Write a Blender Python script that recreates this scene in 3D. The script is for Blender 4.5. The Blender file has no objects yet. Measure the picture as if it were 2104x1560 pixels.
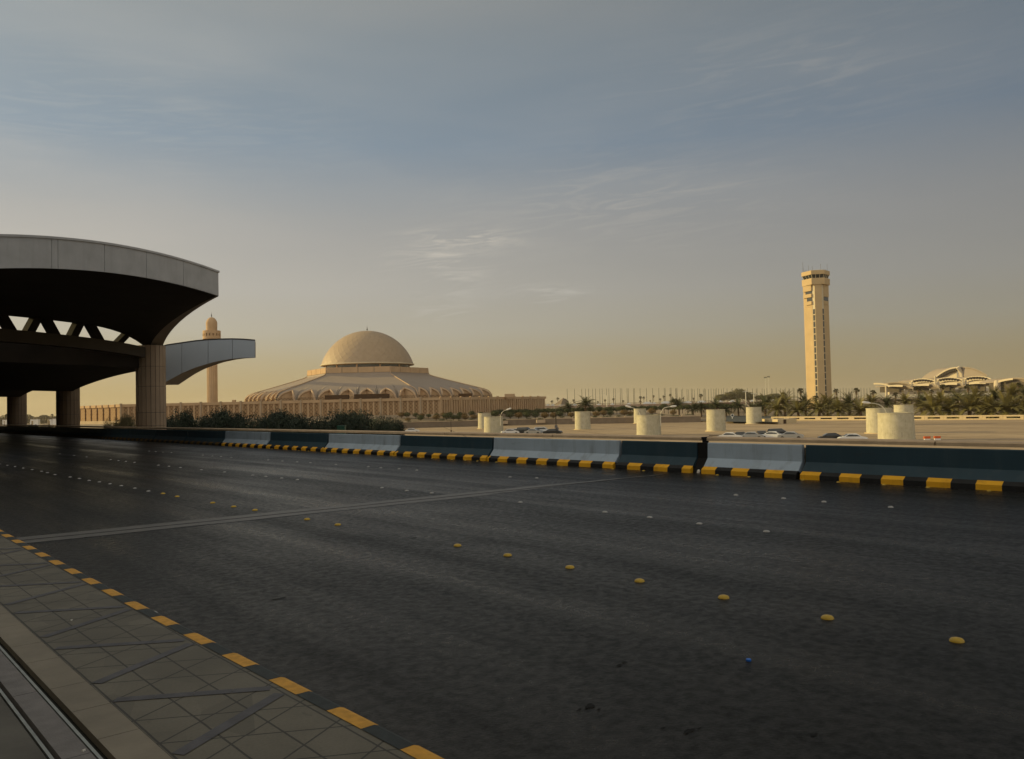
import bpy, math, random
from mathutils import Vector, Matrix
import mathutils.noise as mnoise
R=math.radians
# ------------------------------------------------------------------ camera
sc=bpy.context.scene
FPX=1700.; CX,CY=1052.,780.
ROLL=0.022; PITCH=math.atan(53/FPX); YAW=R(40.9); EYE=1.8
Fw=Vector((math.sin(YAW)*math.cos(PITCH),math.cos(YAW)*math.cos(PITCH),math.sin(PITCH)))
R0=Vector((math.cos(YAW),-math.sin(YAW),0)); U0=R0.cross(Fw)
Rt=R0*math.cos(ROLL)-U0*math.sin(ROLL); Up=U0*math.cos(ROLL)+R0*math.sin(ROLL)
CAM=Vector((0,0,EYE)); FHX,FHY=math.sin(YAW),math.cos(YAW)
cd=bpy.data.cameras.new('camera'); cam=bpy.data.objects.new('camera',cd); sc.collection.objects.link(cam)
cam.matrix_world=Matrix(((Rt.x,Up.x,-Fw.x,CAM.x),(Rt.y,Up.y,-Fw.y,CAM.y),(Rt.z,Up.z,-Fw.z,CAM.z),(0,0,0,1)))
cd.sensor_width=36; cd.lens=36*FPX/2104; cd.clip_start=.05; cd.clip_end=30000
sc.camera=cam
# ------------------------------------------------------------------ sun and sky
SUN_EL=R(15); SUN_AZ=YAW-R(75)          # compass-like angle from +Y towards +X
sdir=Vector((math.sin(SUN_AZ)*math.cos(SUN_EL),math.cos(SUN_AZ)*math.cos(SUN_EL),math.sin(SUN_EL)))
ld=bpy.data.lights.new('sun','SUN'); ld.energy=4.1; ld.angle=R(.6); ld.color=(1,.76,.31)
sun=bpy.data.objects.new('sun',ld); sc.collection.objects.link(sun)
sun.rotation_euler=sdir.to_track_quat('Z','Y').to_euler()
w=bpy.data.worlds.new('World'); sc.world=w; w.use_nodes=True
nt=w.node_tree; N=nt.nodes; L=nt.links; N.clear()
def nd(t,**k):
    n=N.new(t)
    for a,b in k.items(): setattr(n,a,b)
    return n
out=nd('ShaderNodeOutputWorld'); bg=nd('ShaderNodeBackground'); L.new(bg.outputs[0],out.inputs[0]); bg.inputs[1].default_value=.1
sky=nd('ShaderNodeTexSky'); sky.sky_type='NISHITA'; sky.sun_disc=False; sky.sun_elevation=SUN_EL; sky.sun_rotation=SUN_AZ
sky.dust_density=3.0; sky.air_density=1.0
tc=nd('ShaderNodeTexCoord'); sx=nd('ShaderNodeSeparateXYZ'); L.new(tc.outputs['Generated'],sx.inputs[0])
def math_(op,a,b=None,c=None):
    n=nd('ShaderNodeMath',operation=op)
    for i,v in enumerate((a,b,c)):
        if v is None: continue
        if hasattr(v,'links') or hasattr(v,'node'): L.new(v,n.inputs[i])
        else: n.inputs[i].default_value=v
    return n.outputs[0]
ramp=nd('ShaderNodeValToRGB'); L.new(sx.outputs[2],ramp.inputs[0])
def s2l(c): return tuple(((x/255)/12.92 if x<=10 else (((x/255)+.055)/1.055)**2.4) for x in c)
cr=ramp.color_ramp
SKY=[(0.0,(170,147,97)),(.02,(171,150,103)),(.055,(170,156,123)),(.09,(168,162,145)),(.136,(163,162,156)),(.20,(150,154,156)),(.30,(120,138,156)),(.40,(119,134,147)),(.5,(126,133,136)),(1,(122,124,120))]
while len(cr.elements)<len(SKY): cr.elements.new(.5)
for e,(p,c) in zip(cr.elements,SKY):
    e.position=p; e.color=s2l(c)+(1,)
mul=nd('ShaderNodeVectorMath',operation='SCALE'); L.new(ramp.outputs[0],mul.inputs[0]); mul.inputs['Scale'].default_value=10*.99
# cirrus: streaks of bright ice cloud, defined on the sky sphere
mp=nd('ShaderNodeMapping'); L.new(tc.outputs['Generated'],mp.inputs[0]); mp.inputs['Rotation'].default_value=(0,R(-14),YAW*-1)
mp.inputs['Scale'].default_value=(1.1,1.1,5)
n1=nd('ShaderNodeTexNoise'); L.new(mp.outputs[0],n1.inputs[0]); n1.inputs['Scale'].default_value=1.9; n1.inputs['Detail'].default_value=5; n1.inputs['Roughness'].default_value=.45; n1.inputs['Distortion'].default_value=.35
r1=nd('ShaderNodeMapRange'); L.new(n1.outputs[0],r1.inputs[0]); r1.inputs[1].default_value=.36; r1.inputs[2].default_value=.68; r1.inputs[3].default_value=0; r1.inputs[4].default_value=.28
def skyspot(px,py,sxw,syw,amp,seed):
    d=(Fw+Rt*(px-CX)/FPX-Up*(py-CY)/FPX).normalized()
    a=Rt.copy(); b=Up.copy()
    def dot(v):
        m=nd('ShaderNodeVectorMath',operation='DOT_PRODUCT'); L.new(tc.outputs['Generated'],m.inputs[0]); m.inputs[1].default_value=v; return m.outputs['Value']
    # tangent-frame coordinates of the cloud on the sky sphere
    u=math_('SUBTRACT',dot(a),a.dot(d)); v=math_('SUBTRACT',dot(b),b.dot(d))
    u2=math_('DIVIDE',u,sxw); v2=math_('DIVIDE',v,syw)
    rr=math_('ADD',math_('POWER',math_('ABSOLUTE',u2),2),math_('POWER',math_('ABSOLUTE',v2),2))
    g=math_('POWER',2.718,math_('MULTIPLY',rr,-1))
    c=nd('ShaderNodeCombineXYZ'); L.new(math_('MULTIPLY',math_('ADD',u,math_('MULTIPLY',v,1.2)),9),c.inputs[0]); L.new(math_('MULTIPLY',math_('SUBTRACT',v,math_('MULTIPLY',u,.12)),85),c.inputs[1]); c.inputs[2].default_value=seed
    n=nd('ShaderNodeTexNoise'); L.new(c.outputs[0],n.inputs[0]); n.inputs['Scale'].default_value=1.0; n.inputs['Detail'].default_value=9; n.inputs['Distortion'].default_value=1.4; n.inputs['Roughness'].default_value=.62
    m=nd('ShaderNodeMapRange'); L.new(n.outputs[0],m.inputs[0]); m.inputs[1].default_value=.47; m.inputs[2].default_value=.72; m.inputs[3].default_value=0; m.inputs[4].default_value=amp
    return math_('MULTIPLY',m.outputs[0],g)
tot=r1.outputs[0]
for a in [(905,550,.05,.032,1.7,1),(970,490,.055,.010,2.6,5),(1130,604,.045,.009,2.0,9),(1300,420,.16,.05,.55,13),(1640,160,.16,.05,.4,17),(250,240,.2,.05,.25,21),(900,635,.04,.012,1.0,25)]:
    tot=math_('ADD',tot,skyspot(*a))
cl=nd('ShaderNodeMix',data_type='RGBA'); L.new(math_('MINIMUM',math_('MULTIPLY',tot,.55),1),cl.inputs[0]); L.new(mul.outputs[0],cl.inputs[6]); cl.inputs[7].default_value=(5.0,4.9,4.5,1)
# brighter and greyer towards the sun side
da=nd('ShaderNodeVectorMath',operation='DOT_PRODUCT'); L.new(tc.outputs['Generated'],da.inputs[0]); da.inputs[1].default_value=(-Rt.x,-Rt.y,0)
g1=nd('ShaderNodeMapRange'); L.new(da.outputs['Value'],g1.inputs[0]); g1.inputs[1].default_value=-.55; g1.inputs[2].default_value=.55; g1.inputs[3].default_value=.73; g1.inputs[4].default_value=1.30
gt=nd('ShaderNodeMapRange'); L.new(da.outputs['Value'],gt.inputs[0]); gt.inputs[1].default_value=-.5; gt.inputs[2].default_value=.5
gm=nd('ShaderNodeMix',data_type='RGBA'); L.new(gt.outputs[0],gm.inputs[0]); gm.inputs[6].default_value=(1.05,1.0,.96,1); gm.inputs[7].default_value=(1.20,1.08,.95,1)
ge=nd('ShaderNodeMapRange'); L.new(sx.outputs[2],ge.inputs[0]); ge.inputs[1].default_value=.08; ge.inputs[2].default_value=.22
gw=nd('ShaderNodeMix',data_type='RGBA'); L.new(ge.outputs[0],gw.inputs[0]); gw.inputs[6].default_value=(1,1,1,1); L.new(gm.outputs[2],gw.inputs[7])
gv=nd('ShaderNodeVectorMath',operation='MULTIPLY'); L.new(cl.outputs[2],gv.inputs[0]); L.new(gw.outputs[2],gv.inputs[1])
cl2=nd('ShaderNodeVectorMath',operation='SCALE'); L.new(gv.outputs[0],cl2.inputs[0]); L.new(g1.outputs[0],cl2.inputs['Scale'])
# the half of the sky behind the camera is made warmer and brighter, as added fill light
db=nd('ShaderNodeVectorMath',operation='DOT_PRODUCT'); L.new(tc.outputs['Generated'],db.inputs[0]); db.inputs[1].default_value=(FHX,FHY,0)
g2=nd('ShaderNodeMapRange',interpolation_type='SMOOTHSTEP'); L.new(db.outputs['Value'],g2.inputs[0]); g2.inputs[1].default_value=.55; g2.inputs[2].default_value=-.35; g2.inputs[3].default_value=0; g2.inputs[4].default_value=1
bk=nd('ShaderNodeMix',data_type='RGBA'); L.new(g2.outputs[0],bk.inputs[0]); bk.inputs[6].default_value=(1,1,1,1); bk.inputs[7].default_value=(2.7,2.5,2.3,1)
bm=nd('ShaderNodeVectorMath',operation='MULTIPLY'); L.new(cl2.outputs[0],bm.inputs[0]); L.new(bk.outputs[2],bm.inputs[1]); cl2=bm
mx=nd('ShaderNodeMix',data_type='RGBA'); mx.inputs[0].default_value=.06; L.new(cl2.outputs[0],mx.inputs[6]); L.new(sky.outputs[0],mx.inputs[7]); L.new(mx.outputs[2],bg.inputs[0])
sc.view_settings.view_transform='Standard'; sc.view_settings.look='None'; sc.view_settings.exposure=0; sc.view_settings.gamma=1
# ------------------------------------------------------------------ helpers
COL=sc.collection
def ray(px,py): return Fw+Rt*(px-CX)/FPX-Up*(py-CY)/FPX
def G(px,py,z=0.):                       # where the sight line meets the level z
    d=ray(px,py); return CAM+d*((z-EYE)/d.z)
def hor(px):                             # picture row of the horizon
    return 833-.022*(px-1052)
FH=Vector((math.sin(YAW),math.cos(YAW),0))
def at(px,py,D):                         # a point D metres ahead
    d=ray(px,py); return CAM+d*(D/d.dot(FH))
def cw(r,f,z=0): return Vector((R0.x*r+FH.x*f,R0.y*r+FH.y*f,z))   # right / forward metres
class MB:
    def __init__(s): s.v=[]; s.f=[]; s.m=[]
    def add(s,vs,fs,mi=0):
        o=len(s.v); s.v+= [tuple(v) for v in vs]; s.f+=[tuple(o+i for i in f) for f in fs]; s.m+=[mi]*len(fs)
    def box(s,c,d,rz=0,mi=0,taper=1.):
        c=Vector(c); x,y,z=d[0]/2,d[1]/2,d[2]/2; cs,sn=math.cos(rz),math.sin(rz); vs=[]
        for k in(-1,1):
            t=taper if k>0 else 1
            for a,b in((-1,-1),(1,-1),(1,1),(-1,1)):
                X,Y=a*x*t,b*y*t; vs.append(c+Vector((X*cs-Y*sn,X*sn+Y*cs,k*z)))
        s.add(vs,[(3,2,1,0),(4,5,6,7),(0,1,5,4),(1,2,6,5),(2,3,7,6),(3,0,4,7)],mi)
    def prism(s,poly,z0,z1,mi=0):        # vertical prism over a plan polygon (ccw)
        n=len(poly); vs=[(p[0],p[1],z0) for p in poly]+[(p[0],p[1],z1) for p in poly]
        s.add(vs,[tuple(range(n-1,-1,-1)),tuple(range(n,2*n))]+[(i,(i+1)%n,n+(i+1)%n,n+i) for i in range(n)],mi)
    def lathe(s,prof,n=24,c=(0,0,0),mi=0,cap=True):
        c=Vector(c); vs=[]
        for r,z in prof:
            for i in range(n):
                a=2*math.pi*i/n; vs.append(c+Vector((r*math.cos(a),r*math.sin(a),z)))
        fs=[(j*n+i,j*n+(i+1)%n,(j+1)*n+(i+1)%n,(j+1)*n+i) for j in range(len(prof)-1) for i in range(n)]
        if cap: fs+=[tuple(range(n-1,-1,-1)),tuple(range((len(prof)-1)*n,len(prof)*n))]
        s.add(vs,fs,mi)
    def tube(s,pts,rad,n=8,mi=0):
        pts=[Vector(p) for p in pts]; rs=rad if isinstance(rad,(list,tuple)) else [rad]*len(pts); vs=[]
        for i,p in enumerate(pts):
            t=(pts[min(i+1,len(pts)-1)]-pts[max(i-1,0)]).normalized()
            a=t.cross(Vector((0,0,1)) if abs(t.z)<.95 else Vector((1,0,0))).normalized(); b=t.cross(a)
            for k in range(n):
                q=2*math.pi*k/n; vs.append(p+(a*math.cos(q)+b*math.sin(q))*rs[i])
        fs=[(j*n+i,j*n+(i+1)%n,(j+1)*n+(i+1)%n,(j+1)*n+i) for j in range(len(pts)-1) for i in range(n)]
        fs+=[tuple(range(n-1,-1,-1)),tuple(range((len(pts)-1)*n,len(pts)*n))]
        s.add(vs,fs,mi)
    def grid(s,P,mi=0):                  # P[j][i] points
        n=len(P[0]); vs=[p for r in P for p in r]
        s.add(vs,[(j*n+i,j*n+i+1,(j+1)*n+i+1,(j+1)*n+i) for j in range(len(P)-1) for i in range(n-1)],mi)
    def sheet(s,A,B,th,mi=0):            # closed slab between two rows of grids, lower A upper B
        s.grid(A,mi); s.grid([list(reversed(r)) for r in B],mi)
        for ra,rb in((A[0],B[0]),(A[-1],B[-1])): s.grid([ra,rb],mi)
        ca=[r[0] for r in A]; cb=[r[0] for r in B]; s.grid([ca,cb],mi)
        ca=[r[-1] for r in A]; cb=[r[-1] for r in B]; s.grid([ca,cb],mi)
def link(name,mb,mats,parent=None,world=False,smooth=False,loc=None):
    me=bpy.data.meshes.new(name); vs=mb.v
    if world and parent is not None:
        mw=parent.matrix_world if parent.parent is None else parent.parent.matrix_world
        off=parent.location if parent.parent is None else parent.parent.location+parent.location
        vs=[(x-off.x,y-off.y,z-off.z) for x,y,z in vs]
    if loc is not None: vs=[(x-loc[0],y-loc[1],z-loc[2]) for x,y,z in vs]
    me.from_pydata(vs,[],mb.f); me.update()
    if not isinstance(mats,(list,tuple)): mats=[mats]
    for m in mats: me.materials.append(m)
    me.polygons.foreach_set('material_index',mb.m)
    if smooth:
        me.polygons.foreach_set('use_smooth',[True]*len(me.polygons))
        try: me.set_sharp_from_angle(angle=R(38))
        except Exception: pass
    o=bpy.data.objects.new(name,me); COL.objects.link(o)
    if parent: o.parent=parent
    if loc is not None: o.location=loc
    return o
def tag(o,label,cat,group=None):
    o['label']=label; o['category']=cat
    if group: o['group']=group
    return o
def thing(name,label,cat,loc=(0,0,0),rz=0,group=None):
    o=bpy.data.objects.new(name,None); COL.objects.link(o); o.location=loc; o.rotation_euler=(0,0,rz)
    o.empty_display_size=.2; return tag(o,label,cat,group)
def struct(name,mb,m,smooth=False,kind='structure'):
    o=link(name,mb,m,smooth=smooth); o['kind']=kind; return o
def dup(root,loc,rz=0,label=None,group=None,scale=None):
    r=root.copy(); COL.objects.link(r); r.location=loc; r.rotation_euler=(0,0,rz)
    if label: r['label']=label
    if group: r['group']=group
    if scale: r.scale=scale if isinstance(scale,tuple) else (scale,)*3
    for ch in list(root.children):
        c=ch.copy(); COL.objects.link(c); c.parent=r
        for g in ch.children:
            d=g.copy(); COL.objects.link(d); d.parent=c
    return r
def recenter(o):                         # put the origin of a one-mesh thing on its own base
    return o
# ------------------------------------------------------------------ materials
class SH:
    def __init__(s,name,rough=.8,spec=.3):
        s.m=bpy.data.materials.new(name); s.m.use_nodes=True; s.t=s.m.node_tree; s.b=s.t.nodes['Principled BSDF']
        s.b.inputs['Roughness'].default_value=rough; s.b.inputs['Specular IOR Level'].default_value=spec
        s.tc=s.t.nodes.new('ShaderNodeTexCoord')
    def n(s,t,**k):
        q=s.t.nodes.new(t)
        for a,b in k.items(): setattr(q,a,b)
        return q
    def l(s,a,b): s.t.links.new(a,b)
    def coord(s,sc_=(1,1,1),rot=(0,0,0),src='Object'):
        m=s.n('ShaderNodeMapping'); s.l(s.tc.outputs[src],m.inputs[0]); m.inputs['Scale'].default_value=sc_; m.inputs['Rotation'].default_value=rot; return m.outputs[0]
    def noise(s,scale,detail=6,sc_=(1,1,1),rough=.55,dist=0,src='Object'):
        q=s.n('ShaderNodeTexNoise'); s.l(s.coord(sc_,src=src),q.inputs[0]); q.inputs['Scale'].default_value=scale; q.inputs['Detail'].default_value=detail; q.inputs['Roughness'].default_value=rough; q.inputs['Distortion'].default_value=dist; return q.outputs[0]
    def rng(s,v,a,b,c=0,d=1):
        q=s.n('ShaderNodeMapRange'); s.l(v,q.inputs[0])
        for i,x in enumerate((a,b,c,d)): q.inputs[i+1].default_value=x
        return q.outputs[0]
    def mth(s,op,a,b=None):
        q=s.n('ShaderNodeMath',operation=op)
        for i,v in enumerate((a,b)):
            if v is None: continue
            if isinstance(v,(int,float)): q.inputs[i].default_value=v
            else: s.l(v,q.inputs[i])
        return q.outputs[0]
    def mix(s,f,a,b,bt='MIX'):
        q=s.n('ShaderNodeMix',data_type='RGBA',blend_type=bt)
        for i,v in((0,f),(6,a),(7,b)):
            if isinstance(v,(int,float)): q.inputs[i].default_value=v
            elif isinstance(v,tuple): q.inputs[i].default_value=v+(1,) if len(v)==3 else v
            else: s.l(v,q.inputs[i])
        return q.outputs[2]
    def col(s,c):
        if isinstance(c,tuple): s.b.inputs['Base Color'].default_value=c+(1,)
        else: s.l(c,s.b.inputs['Base Color'])
        return s
    def bump(s,h,st=.3,dist=.02):
        q=s.n('ShaderNodeBump'); q.inputs['Strength'].default_value=st; q.inputs['Distance'].default_value=dist; s.l(h,q.inputs['Height']); s.l(q.outputs[0],s.b.inputs['Normal']); return s
def basic(name,c,var=.18,scale=1.5,rough=.8,spec=.3,metal=0,bump=0,sc_=(1,1,1)):
    s=SH(name,rough,spec); lo=tuple(x*(1-var) for x in c); hi=tuple(min(1,x*(1+var)) for x in c)
    f=s.noise(scale,7,sc_); s.col(s.mix(s.rng(f,.3,.7),lo,hi)); s.b.inputs['Metallic'].default_value=metal
    if bump: s.bump(s.noise(scale*12,4),bump,.01)
    return s.m
def m_asphalt():
    s=SH('asphalt',.32,.07)
    fine=s.noise(70,8,rough=.85); med=s.noise(11,9,rough=.72); big=s.noise(.8,6,(1,.35,1),dist=.5); track=s.noise(1.1,3,(1,.012,1))
    c=s.mix(s.rng(fine,.38,.64),(.003,.003,.003),(.040,.0395,.039))
    c=s.mix(s.rng(med,.44,.60,0,.75),c,(.006,.0075,.007))
    c=s.mix(s.rng(big,.42,.68,0,.6),c,(.008,.009,.0085))
    c=s.mix(s.rng(track,.45,.62,0,.30),c,(.028,.026,.024))
    stain=s.noise(3.2,8,(1,.6,1),rough=.7,dist=1.2); c=s.mix(s.rng(stain,.66,.74,0,.7),c,(.006,.006,.006))
    # dusty strip beside the kerb
    sp=s.n('ShaderNodeSeparateXYZ'); s.l(s.tc.outputs['Object'],sp.inputs[0])
    du=s.mth('MULTIPLY',s.rng(sp.outputs[0],2.3,3.3,1,0),s.rng(s.noise(9,6),.38,.62,.15,.9)); c=s.mix(s.mth('MULTIPLY',du,.5),c,(.055,.052,.048))
    s.col(c)
    r=s.mth('ADD',s.rng(track,.4,.65,.40,.27),s.mth('ADD',s.rng(big,.3,.7,-.04,.06),s.rng(med,.4,.62,-.06,.10))); s.l(r,s.b.inputs['Roughness'])
    s.bump(s.mth('ADD',s.mth('MULTIPLY',fine,.6),s.mth('MULTIPLY',s.noise(45,3),.6)),.42,.012)
    return s.m
def m_deck():
    s=SH('parking_roof',.75,.2)
    c=s.mix(s.rng(s.noise(.05,6,(1,.25,1)),.35,.65),(.33,.245,.15),(.44,.335,.21))
    c=s.mix(s.rng(s.noise(.3,7),.4,.7,0,.5),c,(.27,.20,.125))
    mp=s.coord((1,1,1),(0,0,R(33))); sp=s.n('ShaderNodeSeparateXYZ'); s.l(mp,sp.inputs[0])
    for k,per,wd in((0,16.,.3),(1,24.,.45)):
        fr=s.mth('FRACT',s.mth('DIVIDE',sp.outputs[k],per)); ln=s.mth('LESS_THAN',fr,wd/per)
        c=s.mix(s.mth('MULTIPLY',ln,.9),c,(.08,.06,.04))
    s.col(c); return s.m
def m_cyl():
    s=SH('weathered_paint',.75,.25)
    c=s.mix(s.rng(s.noise(1.2,6),.3,.7),(.42,.385,.27),(.53,.49,.36))
    oi=s.n('ShaderNodeObjectInfo')
    st=s.n('ShaderNodeTexNoise'); cc=s.n('ShaderNodeVectorMath',operation='ADD'); s.l(s.coord((1.6,1.6,.16)),cc.inputs[0]); q=s.n('ShaderNodeCombineXYZ'); s.l(s.mth('MULTIPLY',oi.outputs['Random'],57.),q.inputs[0]); s.l(q.outputs[0],cc.inputs[1]); s.l(cc.outputs[0],st.inputs[0]); st.inputs['Scale'].default_value=3.2; st.inputs['Detail'].default_value=7; st.inputs['Roughness'].default_value=.65
    br=s.noise(2.2,6,rough=.7,dist=.8)
    f=s.mth('MULTIPLY',s.rng(st.outputs[0],.50,.62),s.rng(br,.46,.62))
    c=s.mix(s.mth('MULTIPLY',f,.5),c,(.18,.155,.12)); s.col(c); s.bump(s.noise(6,6),.3,.05); return s.m
def m_foliage(name,a,b):
    s=SH(name,.65,.25); oi=s.n('ShaderNodeObjectInfo'); f=s.mth('ADD',s.rng(s.noise(.9,4),.35,.65,0,.75),s.mth('MULTIPLY',oi.outputs['Random'],.25))
    g=s.n('ShaderNodeNewGeometry'); f=s.mth('ADD',s.mth('MULTIPLY',f,.7),s.mth('MULTIPLY',g.outputs['Random Per Island'],.3)); s.col(s.mix(f,a,b)); return s.m
def m_lattice(name,base,dark,cell=1.2,cover=.55):
    # pierced stone screen: small dark piercings in a repeating star grid (u along the wall, z up)
    s=SH(name,.85,.15)
    v=s.coord((1,1,1)); sp=s.n('ShaderNodeSeparateXYZ'); s.l(v,sp.inputs[0]); u=sp.outputs[0]; z=sp.outputs[2]
    def cs(x,k): return s.mth('COSINE',s.mth('MULTIPLY',x,2*math.pi/k))
    a=s.mth('MULTIPLY',cs(u,cell),cs(z,cell)); b=s.mth('MULTIPLY',cs(s.mth('ADD',u,z),cell*.5),cs(s.mth('SUBTRACT',u,z),cell*.5))
    f=s.mth('GREATER_THAN',s.mth('ADD',a,b),cover)
    c=s.mix(s.rng(s.noise(.4,5),.3,.7),tuple(x*.85 for x in base),base); s.col(s.mix(s.mth('MULTIPLY',f,.85),c,dark)); return s.m
def m_dome():
    s=SH('dome_tiles',.55,.35)
    sp=s.n('ShaderNodeSeparateXYZ'); s.l(s.tc.outputs['Object'],sp.inputs[0])
    ang=s.mth('ARCTAN2',sp.outputs[1],sp.outputs[0]); z=s.mth('MULTIPLY',sp.outputs[2],.52)
    t=s.mth('MULTIPLY',ang,18.); a=s.mth('SINE',s.mth('ADD',t,s.mth('MULTIPLY',z,1.7))); b=s.mth('SINE',s.mth('SUBTRACT',t,s.mth('MULTIPLY',z,1.7)))
    f=s.mth('MULTIPLY',a,b); ln=s.rng(s.mth('ABSOLUTE',f),0,.22,1,0)
    c=s.mix(s.rng(s.noise(.5,5),.3,.7),(.365,.272,.175),(.41,.31,.205)); c=s.mix(s.mth('MULTIPLY',ln,.13),c,(.24,.175,.10)); s.col(c); s.bump(ln,.4,.2); return s.m
def m_paving():
    s=SH('sidewalk_tiles',.62,.35)
    sp=s.n('ShaderNodeSeparateXYZ'); s.l(s.tc.outputs['Object'],sp.inputs[0]); x,y=sp.outputs[0],sp.outputs[1]
    c=s.mix(s.rng(s.noise(1.6,4),.35,.65),(.115,.104,.076),(.175,.160,.122))
    vor=s.n('ShaderNodeTexVoronoi'); s.l(s.coord((3.4,2.1,0),(0,0,R(30))),vor.inputs[0]); vor.inputs['Scale'].default_value=1
    hs=s.n('ShaderNodeSeparateColor'); s.l(vor.outputs['Color'],hs.inputs[0])
    c=s.mix(s.mth('MULTIPLY',hs.outputs[0],.6),c,(.085,.078,.06))
    c=s.mix(s.rng(s.noise(60,4),.4,.75,0,.5),c,(.09,.085,.066))
    c=s.mix(s.rng(s.noise(7,7,rough=.7,dist=1),.62,.72,0,.55),c,(.06,.056,.045))
    jt=None
    wob=s.mth('MULTIPLY',s.mth('SUBTRACT',s.noise(5,3),.5),.006)
    for (ax,ay,per) in((1,0,.26),(.5,.866,.3575),(-.5,.866,.3575)):
        d=s.mth('ADD',s.mth('ADD',s.mth('MULTIPLY',s.mth('SUBTRACT',x,1.38),ax),s.mth('MULTIPLY',s.mth('SUBTRACT',y,5.17),ay)),wob)
        fr=s.mth('FRACT',s.mth('DIVIDE',d,per)); l_=s.mth('LESS_THAN',s.mth('MINIMUM',fr,s.mth('SUBTRACT',1,fr)),.006/per)
        jt=l_ if jt is None else s.mth('MAXIMUM',jt,l_)
    c=s.mix(s.mth('MULTIPLY',jt,.85),c,(.022,.020,.016)); s.col(c)
    s.bump(s.mth('SUBTRACT',s.mth('MULTIPLY',s.noise(80,4),.4),jt),.5,.004); return s.m
def m_worn(name,c,dirt,amt=.5,scuff=.3,rough=.6):
    s=SH(name,rough,.3); b=s.mix(s.rng(s.noise(1.3,6),.3,.7),tuple(x*.88 for x in c),tuple(x*1.08 for x in c))
    run=s.mth('MULTIPLY',s.rng(s.noise(2.6,8,(1,1,.07),rough=.7),.50,.66),s.rng(s.noise(1.1,5),.35,.6)); b=s.mix(s.mth('MULTIPLY',run,amt),b,dirt)
    sc_=s.rng(s.noise(5,9,(1,.25,2.2),rough=.75,dist=1.2),.60,.70); b=s.mix(s.mth('MULTIPLY',sc_,scuff),b,tuple(min(1,x*.35+.02) for x in c))
    ch=s.rng(s.noise(26,5,rough=.7),.67,.71); b=s.mix(s.mth('MULTIPLY',ch,scuff),b,(.16,.15,.13)); s.col(b); s.bump(s.noise(30,5),.25,.006); return s.m
M={}
M['asphalt']=m_asphalt(); M['deck']=m_deck(); M['cyl']=m_cyl(); M['dome']=m_dome(); M['paving']=m_paving()
M['strip']=basic('grey_marble_strip',(.075,.073,.080),.25,9,.55,bump=.2)
M['beige']=basic('beige_kerb_tile',(.21,.185,.14),.16,3,.6,bump=.2)
M['slab']=basic('worn_concrete_slab',(.17,.162,.16),.2,7,.7,bump=.3)
M['rail']=basic('dull_metal_rail',(.30,.31,.28),.2,12,.4,.5,.6)
M['groove']=basic('dirty_groove',(.02,.02,.017),.3,9,.9)
M['kyellow']=basic('kerb_yellow_paint',(.60,.31,.035),.2,14,.6,bump=.3)
M['kblack']=basic('kerb_black_paint',(.020,.027,.027),.35,14,.6,bump=.3)
M['byellow']=m_worn('barrier_yellow_paint',(.80,.42,.02),(.30,.15,.02),.5,.35)
M['bblack']=basic('barrier_black_paint',(.012,.013,.014),.3,5,.6,bump=.15)
M['blight']=m_worn('barrier_pale_blue_paint',(.345,.43,.52),(.15,.15,.15),.45,.4)
M['bdark']=m_worn('barrier_dark_blue_paint',(.018,.046,.066),(.05,.072,.085),.5,.5)  # real paint on the open segments; doubles as painted shade under the canopy
M['coping']=basic('sandy_coping_stone',(.50,.37,.235),.15,2.5,.8,bump=.25)
M['conc']=basic('parapet_concrete',(.22,.19,.15),.2,2,.85)
M['nosing']=basic('joint_nosing_concrete',(.10,.095,.088),.25,5,.45,bump=.4)
M['black']=basic('black_gap',(.008,.008,.008),.2,3,.9)
M['fascia']=m_worn('pale_metal_panel',(.42,.43,.44),(.28,.28,.27),.35,.0,.5)
M['fascia_blue']=basic('pale_blue_metal_panel',(.36,.405,.46),.045,.5,.45,.4)
M['seam']=basic('panel_seam',(.05,.05,.055),.2,3,.8)
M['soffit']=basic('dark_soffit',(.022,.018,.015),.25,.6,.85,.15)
M['rib']=basic('stone_rib',(.26,.225,.19),.12,.8,.7)
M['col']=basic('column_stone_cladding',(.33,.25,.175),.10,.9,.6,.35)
M['col_shade']=basic('shade_darkened_column_stone',(.15,.105,.065),.12,.9,.6,.3)  # darker copy of the column stone, canopy shade put into the colour
M['shade_yellow']=basic('shade_darkened_yellow',(.13,.075,.012),.3,4,.7)  # stripe yellow darkened in the colour to stand for canopy shade
M['roof']=basic('canopy_roof_membrane',(.36,.28,.21),.1,.4,.8)
M['term']=basic('terminal_facade',(.42,.35,.26),.1,.3,.8)
M['glass']=basic('dark_glazing',(.03,.035,.04),.2,1,.15,.6)
M['mstone']=basic('mosque_stone',(.50,.345,.205),.10,.25,.85,.15)
M['mroof']=basic('mosque_roof_cladding',(.31,.255,.205),.05,.12,.7,.2)
M['mrib']=basic('mosque_ridge_rib',(.47,.335,.215),.07,.3,.8)
M['mbase']=basic('mosque_plinth',(.42,.325,.22),.1,.3,.85)
M['lat']=m_lattice('pierced_stone_screen',(.43,.28,.155),(.11,.065,.03),1.5,.38)
M['lat2']=m_lattice('arch_lattice',(.44,.31,.185),(.16,.10,.055),1.3,.35)
M['bronze']=basic('dark_bronze',(.02,.02,.018),.2,2,.4,.5,.5)
M['brown']=basic('dark_brown_panel',(.07,.038,.018),.2,1,.8)
M['tower']=basic('tower_concrete',(.50,.37,.205),.07,.15,.8,.2)
M['towlight']=basic('tower_pale_reveal',(.60,.52,.36),.05,.3,.8)
M['para']=basic('cream_parapet_paint',(.58,.46,.27),.08,.8,.8)
M['white']=basic('white_paint',(.72,.70,.64),.06,1,.5)
M['lamp']=basic('lamp_post_paint',(.62,.58,.46),.08,1,.5)
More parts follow.
